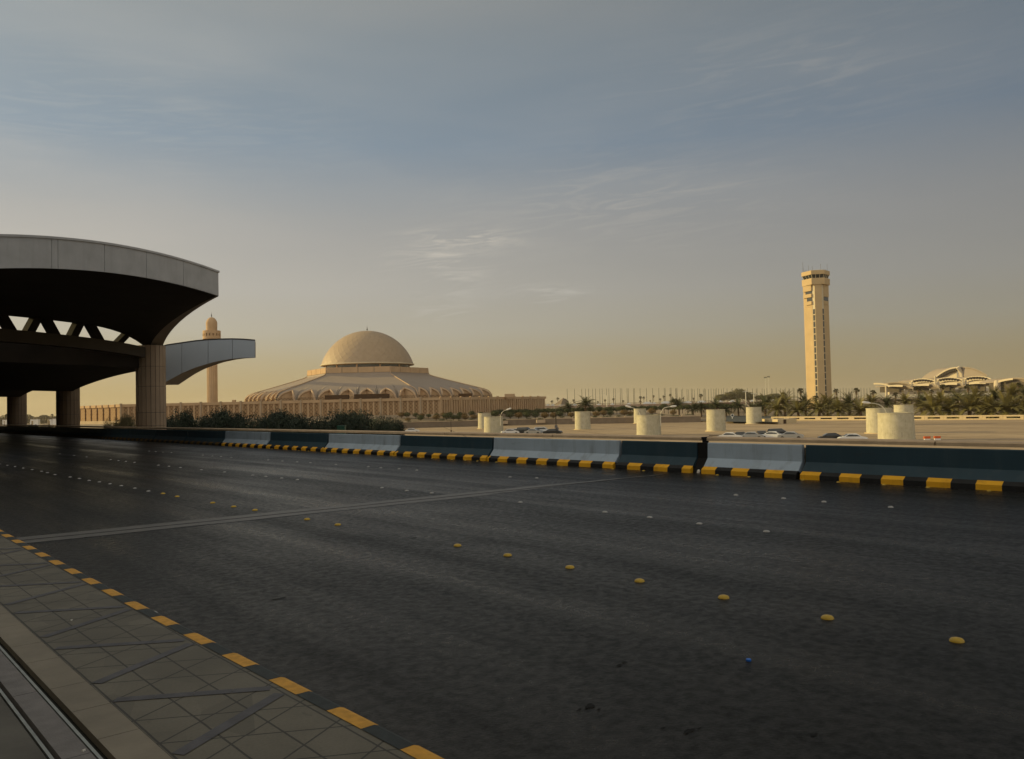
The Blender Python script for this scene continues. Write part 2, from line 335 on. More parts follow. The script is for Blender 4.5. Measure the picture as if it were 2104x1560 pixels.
M['trunk']=basic('palm_bark',(.13,.085,.045),.35,5,.9)
M['bark']=basic('tree_bark',(.09,.06,.035),.3,5,.9)
M['palm']=m_foliage('palm_fronds',(.14,.125,.032),(.25,.21,.07))
M['palmd']=m_foliage('dark_palm_fronds',(.05,.058,.02),(.13,.125,.045))
M['fan']=m_foliage('fan_palm_leaves',(.035,.035,.016),(.10,.085,.04))
M['skirt']=m_foliage('dry_palm_leaves',(.13,.085,.04),(.22,.15,.075))
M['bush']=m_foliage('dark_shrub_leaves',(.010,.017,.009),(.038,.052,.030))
M['bushb']=m_foliage('olive_shrub_leaves',(.05,.045,.018),(.13,.105,.045))
M['tgreen']=m_foliage('clipped_green_leaves',(.035,.045,.014),(.075,.085,.028))
M['tbrown']=m_foliage('clipped_brown_leaves',(.12,.075,.024),(.19,.12,.04))
M['olive']=m_foliage('olive_leaves',(.085,.075,.03),(.15,.13,.05))
M['ground']=basic('desert_ground',(.27,.205,.135),.2,.02,.95)
M['garden']=basic('garden_soil',(.20,.155,.10),.3,.15,.95)
M['road2']=basic('far_road_asphalt',(.06,.065,.06),.2,.2,.8)
M['retw']=basic('retaining_concrete',(.20,.155,.11),.15,.4,.9)
M['carw']=basic('white_car_paint',(.72,.72,.70),.03,1,.25,.5)
M['carb']=basic('black_car_paint',(.02,.022,.025),.1,1,.25,.5)
M['cars']=basic('silver_car_paint',(.36,.37,.38),.04,1,.3,.5,.5)
M['tyre']=basic('tyre_rubber',(.015,.015,.015),.2,4,.9)
M['green']=basic('green_plastic',(.02,.075,.05),.1,1,.5)
M['orange']=basic('orange_plastic',(.60,.12,.03),.1,1,.5)
M['studw']=basic('white_stud_ceramic',(.34,.34,.33),.12,30,.35,.5)
M['study']=basic('yellow_stud_ceramic',(.50,.33,.025),.14,30,.4,.5)
M['blue']=basic('blue_plastic',(.02,.15,.6),.05,10,.4)
M['fterm']=basic('far_terminal_cream',(.55,.47,.34),.05,.05,.8)
M['fgrey']=basic('far_terminal_roof',(.30,.25,.20),.06,.05,.8)
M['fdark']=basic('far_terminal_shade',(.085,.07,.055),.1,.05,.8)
M['over']=basic('overpass_concrete',(.33,.235,.165),.1,.1,.85)
M['redfl']=m_foliage('red_flowers',(.10,.035,.02),(.15,.055,.03))
rnd=random.Random(7)
# ------------------------------------------------------------------ ground, road, kerb, sidewalk
g=MB(); S=7000; n=28
P=[[(-S+2*S*i/n,-S+2*S*j/n,-7.0) for i in range(n+1)] for j in range(n+1)]; g.grid(P); struct('ground',g,M['ground'])
g=MB(); g.grid([[(2.28+ (17.9-2.28)*i/8,-30+j*10,0) for i in range(9)] for j in range(34)]); 
g.add([(2.28,-30,-1.2),(17.9,-30,-1.2),(17.9,300,-1.2),(2.28,300,-1.2)],[(3,2,1,0)]); g.add([(17.9,-30,0),(17.9,300,0),(17.9,300,-1.2),(17.9,-30,-1.2)],[(0,1,2,3)])
struct('road',g,M['asphalt'])
# joint across the road: two concrete nosings with a rubber seam between them, ragged near the barrier
g=MB(); K=60
def jy(x): return 13.74-(x-2.57)*.048
for k in range(K):
    x0=2.30+k*(16.3-2.30)/K; x1=2.30+(k+1)*(16.3-2.30)/K
    for lo,hi,mi in((-.36,-.03,0),(.03,.38,0),(-.03,.03,1)):
        if mi==0 and x0>10.5 and lo<0:   # broken away by traffic
            a=hi-(hi-lo)*max(.0,(13.2-x0)/2.7)*rnd.uniform(.6,1)
            if a>=hi-.02: continue
            lo2=a
        else: lo2=lo
        hi2=hi
        if mi==0 and lo>0 and x0>12.2: 
            hi2=hi-.30*min(1,(x0-12.2)/3)*rnd.uniform(.7,1)
        zz=.0045 if mi==0 else .006
        w0=.012*math.sin(x0*3.1); w1=.012*math.sin(x1*3.1)
        g.add([(x0,jy(x0)+lo2+w0,zz),(x1,jy(x1)+lo2+w1,zz),(x1,jy(x1)+hi2+w1,zz),(x0,jy(x0)+hi2+w0,zz)],[(0,1,2,3)],mi)
struct('road_joint',g,[M['nosing'],M['black']])
g=MB()
def blob(mb,c,rx,ry,z,seed,n=26,mi=0):
    r=random.Random(seed); ph=[r.uniform(0,6.28) for _ in range(4)]
    pts=[]
    for i in range(n):
        a=2*math.pi*i/n; k=1+.25*math.sin(2*a+ph[0])+.2*math.sin(3*a+ph[1])+.15*math.sin(5*a+ph[2])+.1*math.sin(9*a+ph[3])
        pts.append((c[0]+rx*k*math.cos(a),c[1]+ry*k*math.sin(a),z))
    mb.add(pts,[tuple(range(n))],mi)
for i,(px,py,rx,ry) in enumerate([(1212,1452,.045,.022),(1190,1460,.02,.012),(1230,1459,.018,.01),(1415,1503,.036,.02),(1437,1498,.015,.008),(1283,1362,.022,.012),(1272,1368,.03,.012),(572,1231,.06,.018),(850,1106,.05,.025),(1672,1511,.025,.012),(1765,1318,.022,.01),(1195,1307,.018,.01),(1362,1497,.018,.008)]):
    p=G(px,py); blob(g,p,rx,ry,.004,i)
struct('road_patches',g,M['black'])
# kerb with painted stones
g=MB(); y=-8.0
prof=[(2.170,.1535),(2.25,.1535),(2.278,.143),(2.292,.122),(2.30,-.02)]
k=0; ys=4.47-.3575*40
for k in range(420):
    y0=ys+k*.3585*1.0; y1=y0+.3585; yy=(k%2==0)
    cols=[]
    sh=lambda q:.011*max(0,min(3.5,7-q)); g.grid([[ (x+sh(y0),y0+.002,z) for x,z in prof],[(x+sh(y1),y1-.001,z) for x,z in prof]],0 if yy else 1)
struct('kerb',g,[M['kyellow'],M['kblack']])
g=MB(); g.grid([[(x,yy,.15) for x in (1.369,2.160,2.215)] for yy in [-8+2*j for j in range(80)]]); struct('sidewalk',g,M['paving'])
g=MB()
for k in range(-9,100):                 # zigzag marble bands
    b=5.375+1.4340*k
    def band(p0,p1,w=.075,z=.1535):
        p0=Vector(p0);p1=Vector(p1); d=(p1-p0).normalized(); q=Vector((-d.y,d.x))*w/2
        # bands are cut into stones with thin joints
        nn=4
        for i in range(nn):
            a=p0+(p1-p0)*(i/nn); c=p0+(p1-p0)*((i+.985)/nn)
            if abs(d.x)<.2: continue
            g.add([(a.x-q.x,a.y-q.y,z),(c.x-q.x,c.y-q.y,z),(c.x+q.x,c.y+q.y,z),(a.x+q.x,a.y+q.y,z)],[(0,3,2,1)] if q.y*d.x<0 else [(0,1,2,3)])
    band((1.40,b-.20),(2.14,b-.655)); band((1.40,b+.20),(2.14,b+.655))
struct('sidewalk_marble_bands',g,M['strip'])
g=MB()
yy=-6.
while yy<60:
    ln=.52 if (int(yy*7)%3) else .7
    g.box((1.266,yy+ln/2,.13),(.2,ln-.006,.042)); yy+=ln
struct('sidewalk_border_tiles',g,M['beige'])
g=MB(); yy=-6.35
while yy<60:
    g.box((1.03,yy+.6,.135),(.125,1.192,.045)); yy+=1.2
struct('sidewalk_joint_cover',g,M['slab'])
g=MB(); 
for (x,z0) in((1.118,.148),(.944,.146)): g.box((x,27,z0-.03),(.016,66,.05))
struct('sidewalk_metal_rails',g,M['rail'])
g=MB(); g.box((1.04,27,.05),(.62,66,.10)); struct('sidewalk_groove',g,M['groove'])
g=MB(); g.grid([[(x,yy,.141) for x in (-9,-6,-3,.925)] for yy in [-8+2*j for j in range(80)]])
struct('sidewalk_terminal_side',g,basic('stained_paving',(.11,.105,.09),.3,1.4,.7,bump=.3))
# ------------------------------------------------------------------ litter
lit=[(318,1258,'crumpled white scrap of paper lying on the dusty kerb edge','white',.05),]
p=G(318,1258,.0); g=MB(); g.lathe([(.035,0),(.03,.008),(.012,.02)],7,(0,0,0)); o=link('paper_scrap',g,M['studw']); o.location=(2.44,p.y-.05,.003); tag(o,'white scrap of paper lying in the gutter against the striped kerb','litter')
p=G(1538,1358); g=MB(); g.lathe([(.018,0),(.018,.010),(.015,.014)],14); o=link('bottle_cap',g,M['blue']); o.location=(p.x,p.y,0); tag(o,'small blue bottle cap lying on the dark asphalt','bottle cap')
p=G(1840,980+0); 
for i,(px,py) in enumerate([(147,1276),(172,1547)]):
    p=G(px,py,.15); g=MB(); g.box((0,0,.004),(.018,.007,.008),.5); g.box((.006,.004,.006),(.010,.004,.004),-.4); o=link('paper_bit',g,M['white']); o.location=(p.x,p.y,.1535 if p.x>1.3 else .158)
    tag(o,['tiny white paper bit on the sidewalk tiles near the zigzag bands','tiny pale chip of litter on the long metal-edged slab'][i],'litter')
p=G(1440,962,.06); g=MB(); g.lathe([(.05,0),(.045,.05),(.02,.09)],6); o=link('crumpled_wrapper',g,M['white']); o.location=(17.10,12.68,0.0); tag(o,'crumpled white wrapper stuck at the foot of the wide barrier gap','litter')
# ------------------------------------------------------------------ road studs
def stud_mesh(name,m,r,h):
    g=MB(); g.lathe([(r,0),(r*.96,h*.35),(r*.78,h*.75),(r*.45,h*.95),(.002,h)],18); 
    me=link(name,g,m,smooth=True); return me
ystud=stud_mesh('road_stud',M['study'],.052,.028)
wstud=stud_mesh('road_stud',M['studw'],.046,.024)
fstud=stud_mesh('road_stud',M['study'],.040,.02)
used=set()
def stud(src,x,y,label,group):
    if id(src) not in used: used.add(id(src)); o=src
    else: o=src.copy(); COL.objects.link(o)
    o.location=(x,y,.0); tag(o,label,'road stud',group); return o
yl=[(1966,1318),(1700,1271),(1487,1229),(1314,1195),(1171,1167),(1043,1142),(940,1122),(694,1079),(631,1068),(524,1049),(480,1042),(437,1034),(364,1021),(335,1015),(305,1010),(277,1004),(249,999),(226,995),(204,991),(183,988),(163,984),(144,981),(113,976),(97,972)]
side=['far from the joint strip, nearest the right edge of the photo','second yellow dome from the right edge of the photo','third yellow dome from the right edge of the photo','fourth yellow dome from the right edge of the photo','fifth yellow dome from the right edge of the photo','sixth yellow dome from the right edge of the photo','seventh yellow dome, right end of the gap before the joint strip','first yellow dome on the near side of the joint strip','second yellow dome counted from the joint strip, near side','first yellow dome beyond the joint strip','second yellow dome beyond the joint strip','third yellow dome beyond the joint strip']
for i,(px,py) in enumerate(yl):
    p=G(px,py)
    if i<12: lb='yellow domed road stud, '+side[i]; 
    else: lb='yellow domed road stud in the far shaded run beyond the joint strip'
    stud(ystud if i<14 else wstud,p.x,p.y,lb.replace('yellow','pale') if i>=14 else lb,'yellow studs along the near lane line' if i<14 else 'pale studs far along the near lane line')
for k in range(8):
    stud(wstud,6.0-.03*k,30.2+1.25*k,'pale domed road stud in the far shaded run beyond the joint strip','pale studs far along the near lane line')
wb=[(1575,1093),(1437,1077),(1335,1064),(1243,1053),(1069,1033),(887,1014),(836,1009),(785,1003)]
for i,(px,py) in enumerate(wb):
    p=G(px,py); lb=['nearest of the four in front of the barrier gap','second of the four in front of the barrier gap','third of the four in front of the barrier gap','farthest of the four in front of the barrier gap','alone between the joint strip and the cluster of four','touching the far edge of the joint strip','second beyond the joint strip','third beyond the joint strip'][i]
    stud(wstud,p.x,p.y,'white middle-line stud, '+lb,'white studs along the middle lane line')
for x,y in [(9.78,19.82),(9.73,20.63),(9.7,21.54),(9.67,22.32),(9.64,24.25),(9.55,25.89),(9.43,32.2),(9.41,33.19),(9.40,34.09),(9.4,35.14),(9.5,27.6),(9.47,28.6),(9.45,29.6),(9.35,38.5),(9.32,40.5),(9.3,43)]:
    stud(wstud,x,y,'white road stud in the distant run of the middle lane line','white studs along the middle lane line')
wa=[(1830,1043),(1693,1032),(1610,1025),(1512,1018),(1103,983),(1048,981)]
for i,(px,py) in enumerate(wa):
    p=G(px,py); lb=['rightmost in the photo','second from the right in the photo','third from the right in the photo','fourth from the right in the photo','first beyond the ragged joint strip','second beyond the ragged joint strip'][i]
    stud(wstud,p.x,p.y,'white stud of the far lane line, '+lb,'white studs along the lane line nearest the barrier')
for x,y in [(13.42,19.73),(13.41,20.63),(13.32,21.49),(13.33,22.23),(13.25,24.1),(13.18,25.73),(13.1,26.55),(13.02,27.53),(12.99,28.63),(12.89,31.75),(12.86,32.71),(12.78,33.4),(12.85,34.64),(12.78,38.25),(12.73,39.22),(12.71,40.17),(12.66,40.96)]:
    stud(wstud,x,y,'white road stud in the distant run of the lane line nearest the barrier','white studs along the lane line nearest the barrier')
for y in [5.93,7.04,7.91,8.89,9.72,11.09,11.97,14.27,15.35,17.35,18.16,19.3,20.32,21.29,21.93,22.67,23.84,24.54,25.12,26.29,27.4,29.23,31.24,33.1,34.0,36.75,38.2,40.1]:
    nr=y<12.3
    stud(fstud,16.87,y,'small pale yellow road stud at the barrier foot '+('right of the wide gap' if nr else 'left of the wide gap'),'small studs along the barrier foot')
# ------------------------------------------------------------------ barrier segments and parapet
segs=[(3.9,9.86,1),(9.96,12.53,0),(12.86,15.38,1),(15.48,20.94,0),(21.04,26.45,1),(26.55,32.05,0),(32.15,37.82,1),(37.92,43.35,0)]+[(43.45+5.6*k,48.95+5.6*k,1) for k in range(22)]  # segments under the canopy all take the dark paint, standing in for its shade
segs=[(-7.3,-1.8,1),(-1.7,3.8,0)]+segs
prof_up=[(17.11,.175),(17.28,.375),(17.30,.74),(17.315,.755),(17.40,.755),(17.40,0.0)]
lbl={3.9:'dark blue concrete barrier segment at the right edge of the photo',9.96:'short pale grey-blue barrier segment just right of the wide black gap',12.86:'short dark slate barrier segment just left of the wide black gap',15.48:'long pale grey-blue barrier segment second left of the wide gap',21.04:'dark slate barrier segment below the pair of cream cylinders',26.55:'pale blue barrier segment right of the dark one under the shrubs',32.15:'dark blue barrier segment between two pale ones under the shrubs',37.92:'pale blue barrier segment at the edge of the canopy shade'}
for (y0,y1,dk) in segs:
    lb=lbl.get(y0,'shaded concrete barrier segment in the row under the canopy' if y0>40 else 'concrete barrier segment outside the right edge of the photo')
    t=thing('concrete_barrier',lb,'barrier',(17.0,(y0+y1)/2,0),0,'painted concrete barrier segments along the road')
    g=MB(); ny=max(2,int((y1-y0)/1.2)); b=[[ (x,y0+(y1-y0)*j/ny,z) for x,z in prof_up] for j in range(ny+1)]
    g.grid(b); 
    for yy,rev in((y0,0),(y1,1)):
        f=list(range(len(prof_up))); g.add([(x,yy,z) for x,z in prof_up],[tuple(f) if rev else tuple(reversed(f))])
    link('painted_body',g,M['bdark'] if dk else M['blight'],t,world=True)
    g=MB(); pf=[(17.0,-.01),(17.005,.105),(17.11,.175),(17.11,-.01)]
    ph=12.45 if y0<12.5 else 13.13
    # stripes 0.45 m, phase from the photograph
    ed=[y0]; k0=math.floor((y0-(11.67 if y0<12.6 else 13.59))/.455)
    for k in range(k0,k0+18):
        e=(11.67 if y0<12.6 else 13.59)+k*.455
        if y0+.03<e<y1-.03: ed.append(e)
    ed.append(y1)
    base=(11.67 if y0<12.6 else 13.59)
    for a,c in zip(ed[:-1],ed[1:]):
        kk=math.floor(((a+c)/2-base)/.455); yel=(kk%2==1) if y0<12.6 else (kk%2==0)
        g.grid([[(x,a,z) for x,z in pf],[(x,c,z) for x,z in pf]],0 if yel else 1)
        g.add([(x,a,z) for x,z in pf],[(3,2,1,0)],0 if yel else 1); g.add([(x,c,z) for x,z in pf],[(0,1,2,3)],0 if yel else 1)
    link('striped_foot',g,[M['byellow'] if y0<43.4 else M['shade_yellow'],M['bblack']],t,world=True)
t=thing('parapet_wall','sandy coped parapet wall running behind the painted barriers','wall',(17.75,30,0))
g=MB(); g.box((17.74,146,.27),(.34,308,.78)); link('wall_body',g,M['conc'],t,world=True)
seams=[7.10-5.6*k for k in range(3,0,-1)]+[7.10,12.75,18.30,23.85,29.47,35.11]+[35.11+5.6*k for k in range(1,24)]
for a,c in zip(seams[:-1],seams[1:]):
    gp=.015 if abs(c-12.75)>.1 else .10
    g=MB(); x0,x1=17.43,17.98; aa,cc=a+(.015 if abs(a-12.75)>.1 else .09),c-gp
    z1=.885
    g.add([(x0,aa,.795),(x1,aa,.795),(x1,aa,z1-.02),(x1-.02,aa,z1),(x0+.03,aa,z1),(x0,aa,z1-.025),
           (x0,cc,.795),(x1,cc,.795),(x1,cc,z1-.02),(x1-.02,cc,z1),(x0+.03,cc,z1),(x0,cc,z1-.025)],
          [(0,1,2,3,4,5),(11,10,9,8,7,6),(0,6,7,1),(1,7,8,2),(2,8,9,3),(3,9,10,4),(4,10,11,5),(5,11,6,0)])
    link('coping_stone',g,M['coping'],t,world=True)
g=MB(); g.box((17.62,12.78,.86),(.30,.13,.05)); g.box((17.50,12.74,.79),(.05,.16,.1)); g.box((17.7,12.62,.915),(.04,.30,.012),-.12)
link('joint_bracket',g,M['black'],t,world=True)
g=MB(); g.box((17.37,12.695,.385),(.10,.318,.74)); g.add([(17.08,12.54,.004),(17.08,12.85,.004),(17.31,12.85,.36),(17.31,12.54,.36)],[(0,1,2,3)]); link('joint_cover',g,M['black'],t,world=True)
# ------------------------------------------------------------------ departures canopy
FD=Vector((-.874,-.487)); P0=Vector((17.4,44.5)); CA=Vector((19.7,63.2))
HF=1.27; SL=29.
def zf(s): return 8.11+ (.27 - 22.5*((s/45.)-.11)**2*1.0)*1.27*.8   # underside of the arched fascia
def fz(s):
    u=s/45.; return 1.8+(5.19-17.5*(u-.112)**2)*1.27
def fp(s): return P0+FD*s
def rz_(s):                                  # underside of the rear arch that leaves the near pillar
    return 7.2+.75*(1-math.exp(-s/2.2))-.012*max(0,s-10)
def rp(s): return CA+FD*s
root=thing('departures_canopy','large dark shell canopy with arched pale fascia spanning the road on stone pillars','canopy',(CA.x,CA.y,0))
ss=[SL*i/40 for i in range(41)]
# fascia: panels with seams, parts
seam_s=[0]; 
def s_of_px(px):                             # where the sight column px crosses the fascia plane
    d=ray(px,600); a=Vector((d.x,d.y)); # P0+FD s = a t
    det=FD.x*(-a.y)+a.x*FD.y
    # solve FD*s - a*t = -P0
    s=(-P0.x*(-a.y)-(-a.x)*(-P0.y))/det
    return s
cuts=[0.02]+[s_of_px(px) for px in (374,298,212,116,103,-20)]+[SL]
NF=Vector((.487,-.874))
for a,c in zip(cuts[:-1],cuts[1:]):
    g=MB(); m=8; A=[];B=[]
    for i in range(m+1):
        s=a+.012+(c-a-.024)*i/m; q=fp(s); A.append((q,s))
    lo=[Vector((q.x,q.y,fz(s))) for q,s in A]; hi=[Vector((q.x,q.y,fz(s)+HF)) for q,s in A]
    off=Vector((NF.x,NF.y,0))*.10
    g.sheet([[p for p in lo],[p for p in hi]],[[p+off for p in lo],[p+off for p in hi]],0)
    link('fascia_panel',g,M['fascia'],root,world=True)
g=MB()
lo=[Vector((fp(s).x,fp(s).y,fz(s)+HF+.005)) for s in ss]; off=Vector((NF.x,NF.y,0))*.16; up=Vector((0,0,.10)); bk=Vector((NF.x,NF.y,0))*-.3
g.sheet([[p+bk for p in lo],[p+off for p in lo]],[[p+bk+up for p in lo],[p+off+up for p in lo]],0); link('fascia_coping',g,M['fascia'],root,world=True)
# backing behind the seams
g=MB(); bo=Vector((NF.x,NF.y,0))*-.03; b2=Vector((NF.x,NF.y,0))*-.35
lo=[Vector((fp(s).x,fp(s).y,fz(s)+.02)) for s in ss]; hi=[p+Vector((0,0,HF-.04)) for p in lo]
g.sheet([[p+b2 for p in lo],[p+b2 for p in hi]],[[p+bo for p in lo],[p+bo for p in hi]],0); link('fascia_backing',g,M['seam'],root,world=True)
# shell: soffit and roof
def ribz(t):                                 # edge rib profile from outer corner t=0 to pillar head t=1
    z0=fz(0.); z1=6.35; e=max(0.,t); return z0-(z0-z1)*(1-math.sqrt(max(0,1-e**2.3))) if True else 0
def shell(s,t):
    a=fp(s); b=rp(s*1.0); q=a.lerp(b,t); k=math.exp(-s/1.6)
    zz=(fz(s)*(1-t)+rz_(s)*t)+ .0
    bow=-.0
    return Vector((q.x,q.y,ribz(t)*k+zz*(1-k)))
TS=[0,.06,.14,.24,.36,.48,.6,.7,.78,.85,.9,.94,.97,.99,1.0]
lo=[[shell(s,t) for s in ss] for t in TS]
hi=[[Vector((shell(s,t).x,shell(s,t).y,fz(s)*(1-t)+(rz_(s)+.3)*t+HF*.98*(1-.3*t))) for s in ss] for t in TS]
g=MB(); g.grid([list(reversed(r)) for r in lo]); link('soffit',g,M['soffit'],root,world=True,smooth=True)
g=MB(); g.grid(hi); g.grid([lo[-1],hi[-1]]); g.grid([[r[-1] for r in lo],[r[-1] for r in hi]]); link('shell_roof',g,M['roof'],root,world=True,smooth=True)
# visible edge rib: widens towards the pillar
g=MB(); A=[];B=[];C_=[]
ex=Vector((.97,-.10,0))
for t in TS:
    p=shell(0,t); wdt=.05+.75*t**1.3; p=p+Vector((0,0,-.01))
    A.append(p+Vector((-.1,0,0))); B.append(p+ex*wdt+Vector((0,0,-.03*t))); C_.append(p+ex*wdt+Vector((0,0,.5+.9*t)))
g.grid([A,B]); g.grid([B,C_]); D_=[Vector((fp(0).x,fp(0).y,0)).lerp(Vector((rp(0).x,rp(0).y,0)),t)+Vector((0,0,fz(0)*(1-t)+(rz_(0)+.3)*t+HF*.98*(1-.3*t))) for t in TS]
g.grid([[ (c if c.z<d.z else Vector((c.x,c.y,d.z))) for c,d in zip(C_,D_)],D_]); link('edge_rib',g,M['rib'],root,world=True,smooth=True)
# rear arch, truss and lower chord
ND=Vector((NF.x,NF.y,0))
def bandmb(zlo,zhi,s0,s1,th,n=24):
    g=MB(); ps=[s0+(s1-s0)*i/n for i in range(n+1)]
    lo=[Vector((rp(s).x,rp(s).y,zlo(s))) for s in ps]; hi=[Vector((rp(s).x,rp(s).y,zhi(s))) for s in ps]; off=ND*th
    g.sheet([[p-off*.5 for p in lo],[p-off*.5 for p in hi]],[[p+off*.5 for p in lo],[p+off*.5 for p in hi]],0); return g
def lz(s): return 6.45+.62*(1-math.exp(-s/4.))-.01*max(0,s-11)
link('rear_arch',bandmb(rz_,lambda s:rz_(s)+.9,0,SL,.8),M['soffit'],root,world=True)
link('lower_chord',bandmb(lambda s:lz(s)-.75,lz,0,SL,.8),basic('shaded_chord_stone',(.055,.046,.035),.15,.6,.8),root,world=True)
for sb,st in [(3.1,2.0),(4.7,5.5),(6.9,6.3),(8.2,8.9),(10.1,9.5),(11.3,12.0),(13.3,12.7),(14.6,15.3),(16.6,15.9),(18,18.7),(19.8,19.1)]:
    g=MB(); w_=.30; off=ND*.25
    a0=rp(sb-w_); a1=rp(sb+w_); b0=rp(st-w_); b1=rp(st+w_); za,zb=lz(sb)-.05,rz_(st)+.05
    f=[Vector((a0.x,a0.y,za)),Vector((a1.x,a1.y,za)),Vector((b1.x,b1.y,zb)),Vector((b0.x,b0.y,zb))]
    g.add([p-off for p in f]+[p+off for p in f],[(3,2,1,0),(4,5,6,7),(0,1,5,4),(1,2,6,5),(2,3,7,6),(3,0,4,7)]); link('truss_diagonal',g,M['soffit'],root,world=True)
# pillars, clad in faceted stone with joints
ys_c=[63.2,87.7,111.9,136.2,160.5]
def pillar(y,zt,parent,x=19.7,r=1.02,mm=None):
    g=MB(); zc=[-5.5,-1,.9,1.85,3.75,5.2,zt] if zt>6 else [-5.5,-1,.9,1.85,3.2,zt]
    n=20
    for a,b in zip(zc[:-1],zc[1:]):
        if b-a<.1: continue
        for i in range(n):
            a0=2*math.pi*i/n+.015; a1=2*math.pi*(i+1)/n-.015
            v=[(x+r*math.cos(q),y+r*math.sin(q),z) for q in(a0,a1) for z in(a+.012,b-.012)]+[(x+(r-.05)*math.cos(q),y+(r-.05)*math.sin(q),z) for q in(a0,a1) for z in(a+.012,b-.012)]
            g.add(v,[(0,2,3,1),(2,6,7,3),(1,3,7,5),(0,1,5,4),(4,6,2,0)])
    g.lathe([(r-.045,-5.6),(r-.045,zt)],n,(x,y,0),1)
    return link('pillar',g,[mm or M['col'],M['seam']],parent,world=True)
pillar(63.2,6.75,root)
# lower shells carried by the farther pillars
low=thing('lower_canopy','low dark arcaded canopy beyond the near pillar, carried on a row of pillars','canopy',(19.7,87.7,0))
for y in ys_c[1:]: pillar(y,4.6,low,mm=M['col_shade'])
for k,yc in enumerate(ys_c[1:]):
    # soffit bay: springs low at its pillar and sweeps up towards the camera side
    g=MB(); yn=yc-24.3; m=16; rows_lo=[];rows_hi=[]
    for j in range(9):
        v=j/8; x=19.9-v*28.5; lo_=[];hi_=[]
        for i in range(m+1):
            u=i/m; y=yc-.6-(yc-yn)*u*1.0
            z=4.02+1.05*math.sin(min(1,u/.92)*math.pi/2)**.8 if u>0 else 4.02
            # rise towards the middle of the road, meets the chord of the great canopy
            z+=v*(.9+.9*math.sin(math.pi*u))*1.0
            lo_.append(Vector((x,y,z))); hi_.append(Vector((x,y,6.3+.6*math.sin(math.pi*min(1,v*1.1)) )))
        rows_lo.append(lo_); rows_hi.append(hi_)
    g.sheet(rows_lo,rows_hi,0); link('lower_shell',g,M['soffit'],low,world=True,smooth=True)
# canopy wing beyond the near pillar
wing=thing('canopy_wing','pale blue-grey panelled canopy wing jutting out right of the near pillar','canopy',(22,64,0))
pl=at(328,790,62.5); pr=at(524.3,735,64.)
dW=Vector((pr.x-pl.x,pr.y-pl.y,0)); LW=dW.length; dW.normalize(); nW=Vector((dW.y,-dW.x,0))
if nW.dot(FH)>0: nW=-nW
def wz(px,yb,D): return at(px,yb,D).z
wb_=[(328,792),(340,785.5),(374,767),(400,756),(428,747.5),(450,742),(478,737.5),(500,735.5),(524.3,735)]
wt_=[(328,715),(340,710.3),(374,705.3),(400,701.5),(428,698.8),(450,697.8),(478,697.3),(500,698),(524.3,700)]
def interp(T,x):
    for (a,b),(c,d) in zip(T[:-1],T[1:]):
        if a<=x<=c: return b+(d-b)*(x-a)/(c-a)
    return T[-1][1]
wc=[328,374,428,478,524.3]
for a,c in zip(wc[:-1],wc[1:]):
    g=MB(); lo=[];hi=[]
    for i in range(9):
        px=a+.35+(c-a-.7)*i/8; D=62.5+1.5*(px-328)/196.3
        lo.append(at(px,interp(wb_,px),D)); hi.append(at(px,interp(wt_,px)+.8,D))
    off=nW*.1; g.sheet([lo,hi],[[p+off for p in lo],[p+off for p in hi]],0); link('fascia_panel',g,M['fascia_blue'],wing,world=True)
g=MB(); lo=[];hi=[];bl=[];bh=[];bkw=-nW
back=(cw(-.25,1)).normalized()
for i in range(25):
    px=328+196.3*i/24; D=62.5+1.5*(px-328)/196.3+.02
    a=at(px,interp(wb_,px)-.6,D); b=at(px,interp(wt_,px),D); f=1-i/24
    lo.append(a);hi.append(b); dpt=9*f+.6
    bl.append(a+back*dpt+Vector((0,0,.3*f))); bh.append(b+back*dpt+Vector((0,0,-.1+.85*f)))
g.sheet([lo,hi],[bl,bh],0); link('wing_shell',g,[M['rib']],wing,world=True,smooth=False)
g=MB(); q=at(311,790,66.5)
link('wing_coping',(lambda g:(g.sheet([[p+nW*.14 for p in hi],[p-nW*.1 for p in hi]],[[p+nW*.14+Vector((0,0,.07)) for p in hi],[p-nW*.1+Vector((0,0,.07)) for p in hi]],0),g)[1])(MB()),M['seam'],wing,world=True)
g=MB(); g.lathe([(.7,-5.6),(.7,5.2)],16,(q.x,q.y,0)); link('hidden_support_pillar',g,M['col'],wing,world=True)
# terminal building on the near side (outside the picture, it shades the road)
t=thing('terminal_building','long tall sandstone terminal building along the pavement outside the picture','building',(-30,100,0))
g=MB(); g.box((-30,40,4.5),(40,200,23)); g.box((-30,270,11.5),(40,260,37)); link('wall',g,M['term'],t,world=True)
for k in range(28):
    g=MB(); g.box((-9.97,-54+k*12,5),(.08,7,8)); link('window',g,M['glass'],t,world=True)
# ------------------------------------------------------------------ parking roof deck, retaining wall, gardens
ZD=-5.5
def GD(px,py): return G(px,py,ZD)
e=[GD(700,888),GD(820,880.5),GD(1100,873),GD(1250,870.5),GD(1440,867.5),GD(1500,866)]
eR=[GD(1500,862.8),GD(1585,864.2),GD(1900,863.3),GD(2104,862.2),GD(2400,860)]
near=[GD(2600,1000),GD(2104,1040),GD(1600,1040),GD(1000,1010),GD(700,960)]
g=MB(); poly=e+eR+near; g.prism([(p.x,p.y) for p in reversed(poly)],ZD-.6,ZD); 
o=struct('parking_roof',g,M['deck'])
t=thing('retaining_wall','low grey-brown retaining wall along the far edge of the parking roof','wall',tuple(e[2]))
g=MB(); lo=[p-FH*0 for p in e[0:5]]; 
A=[Vector((p.x,p.y,ZD-1)) for p in lo]; B=[Vector((p.x,p.y,ZD+2.0)) for p in lo]; of=Vector((FH.x,FH.y,0))*1.0
g.sheet([A,B],[[p+of for p in A],[p+of for p in B]],0); link('wall_face',g,M['retw'],t,world=True)
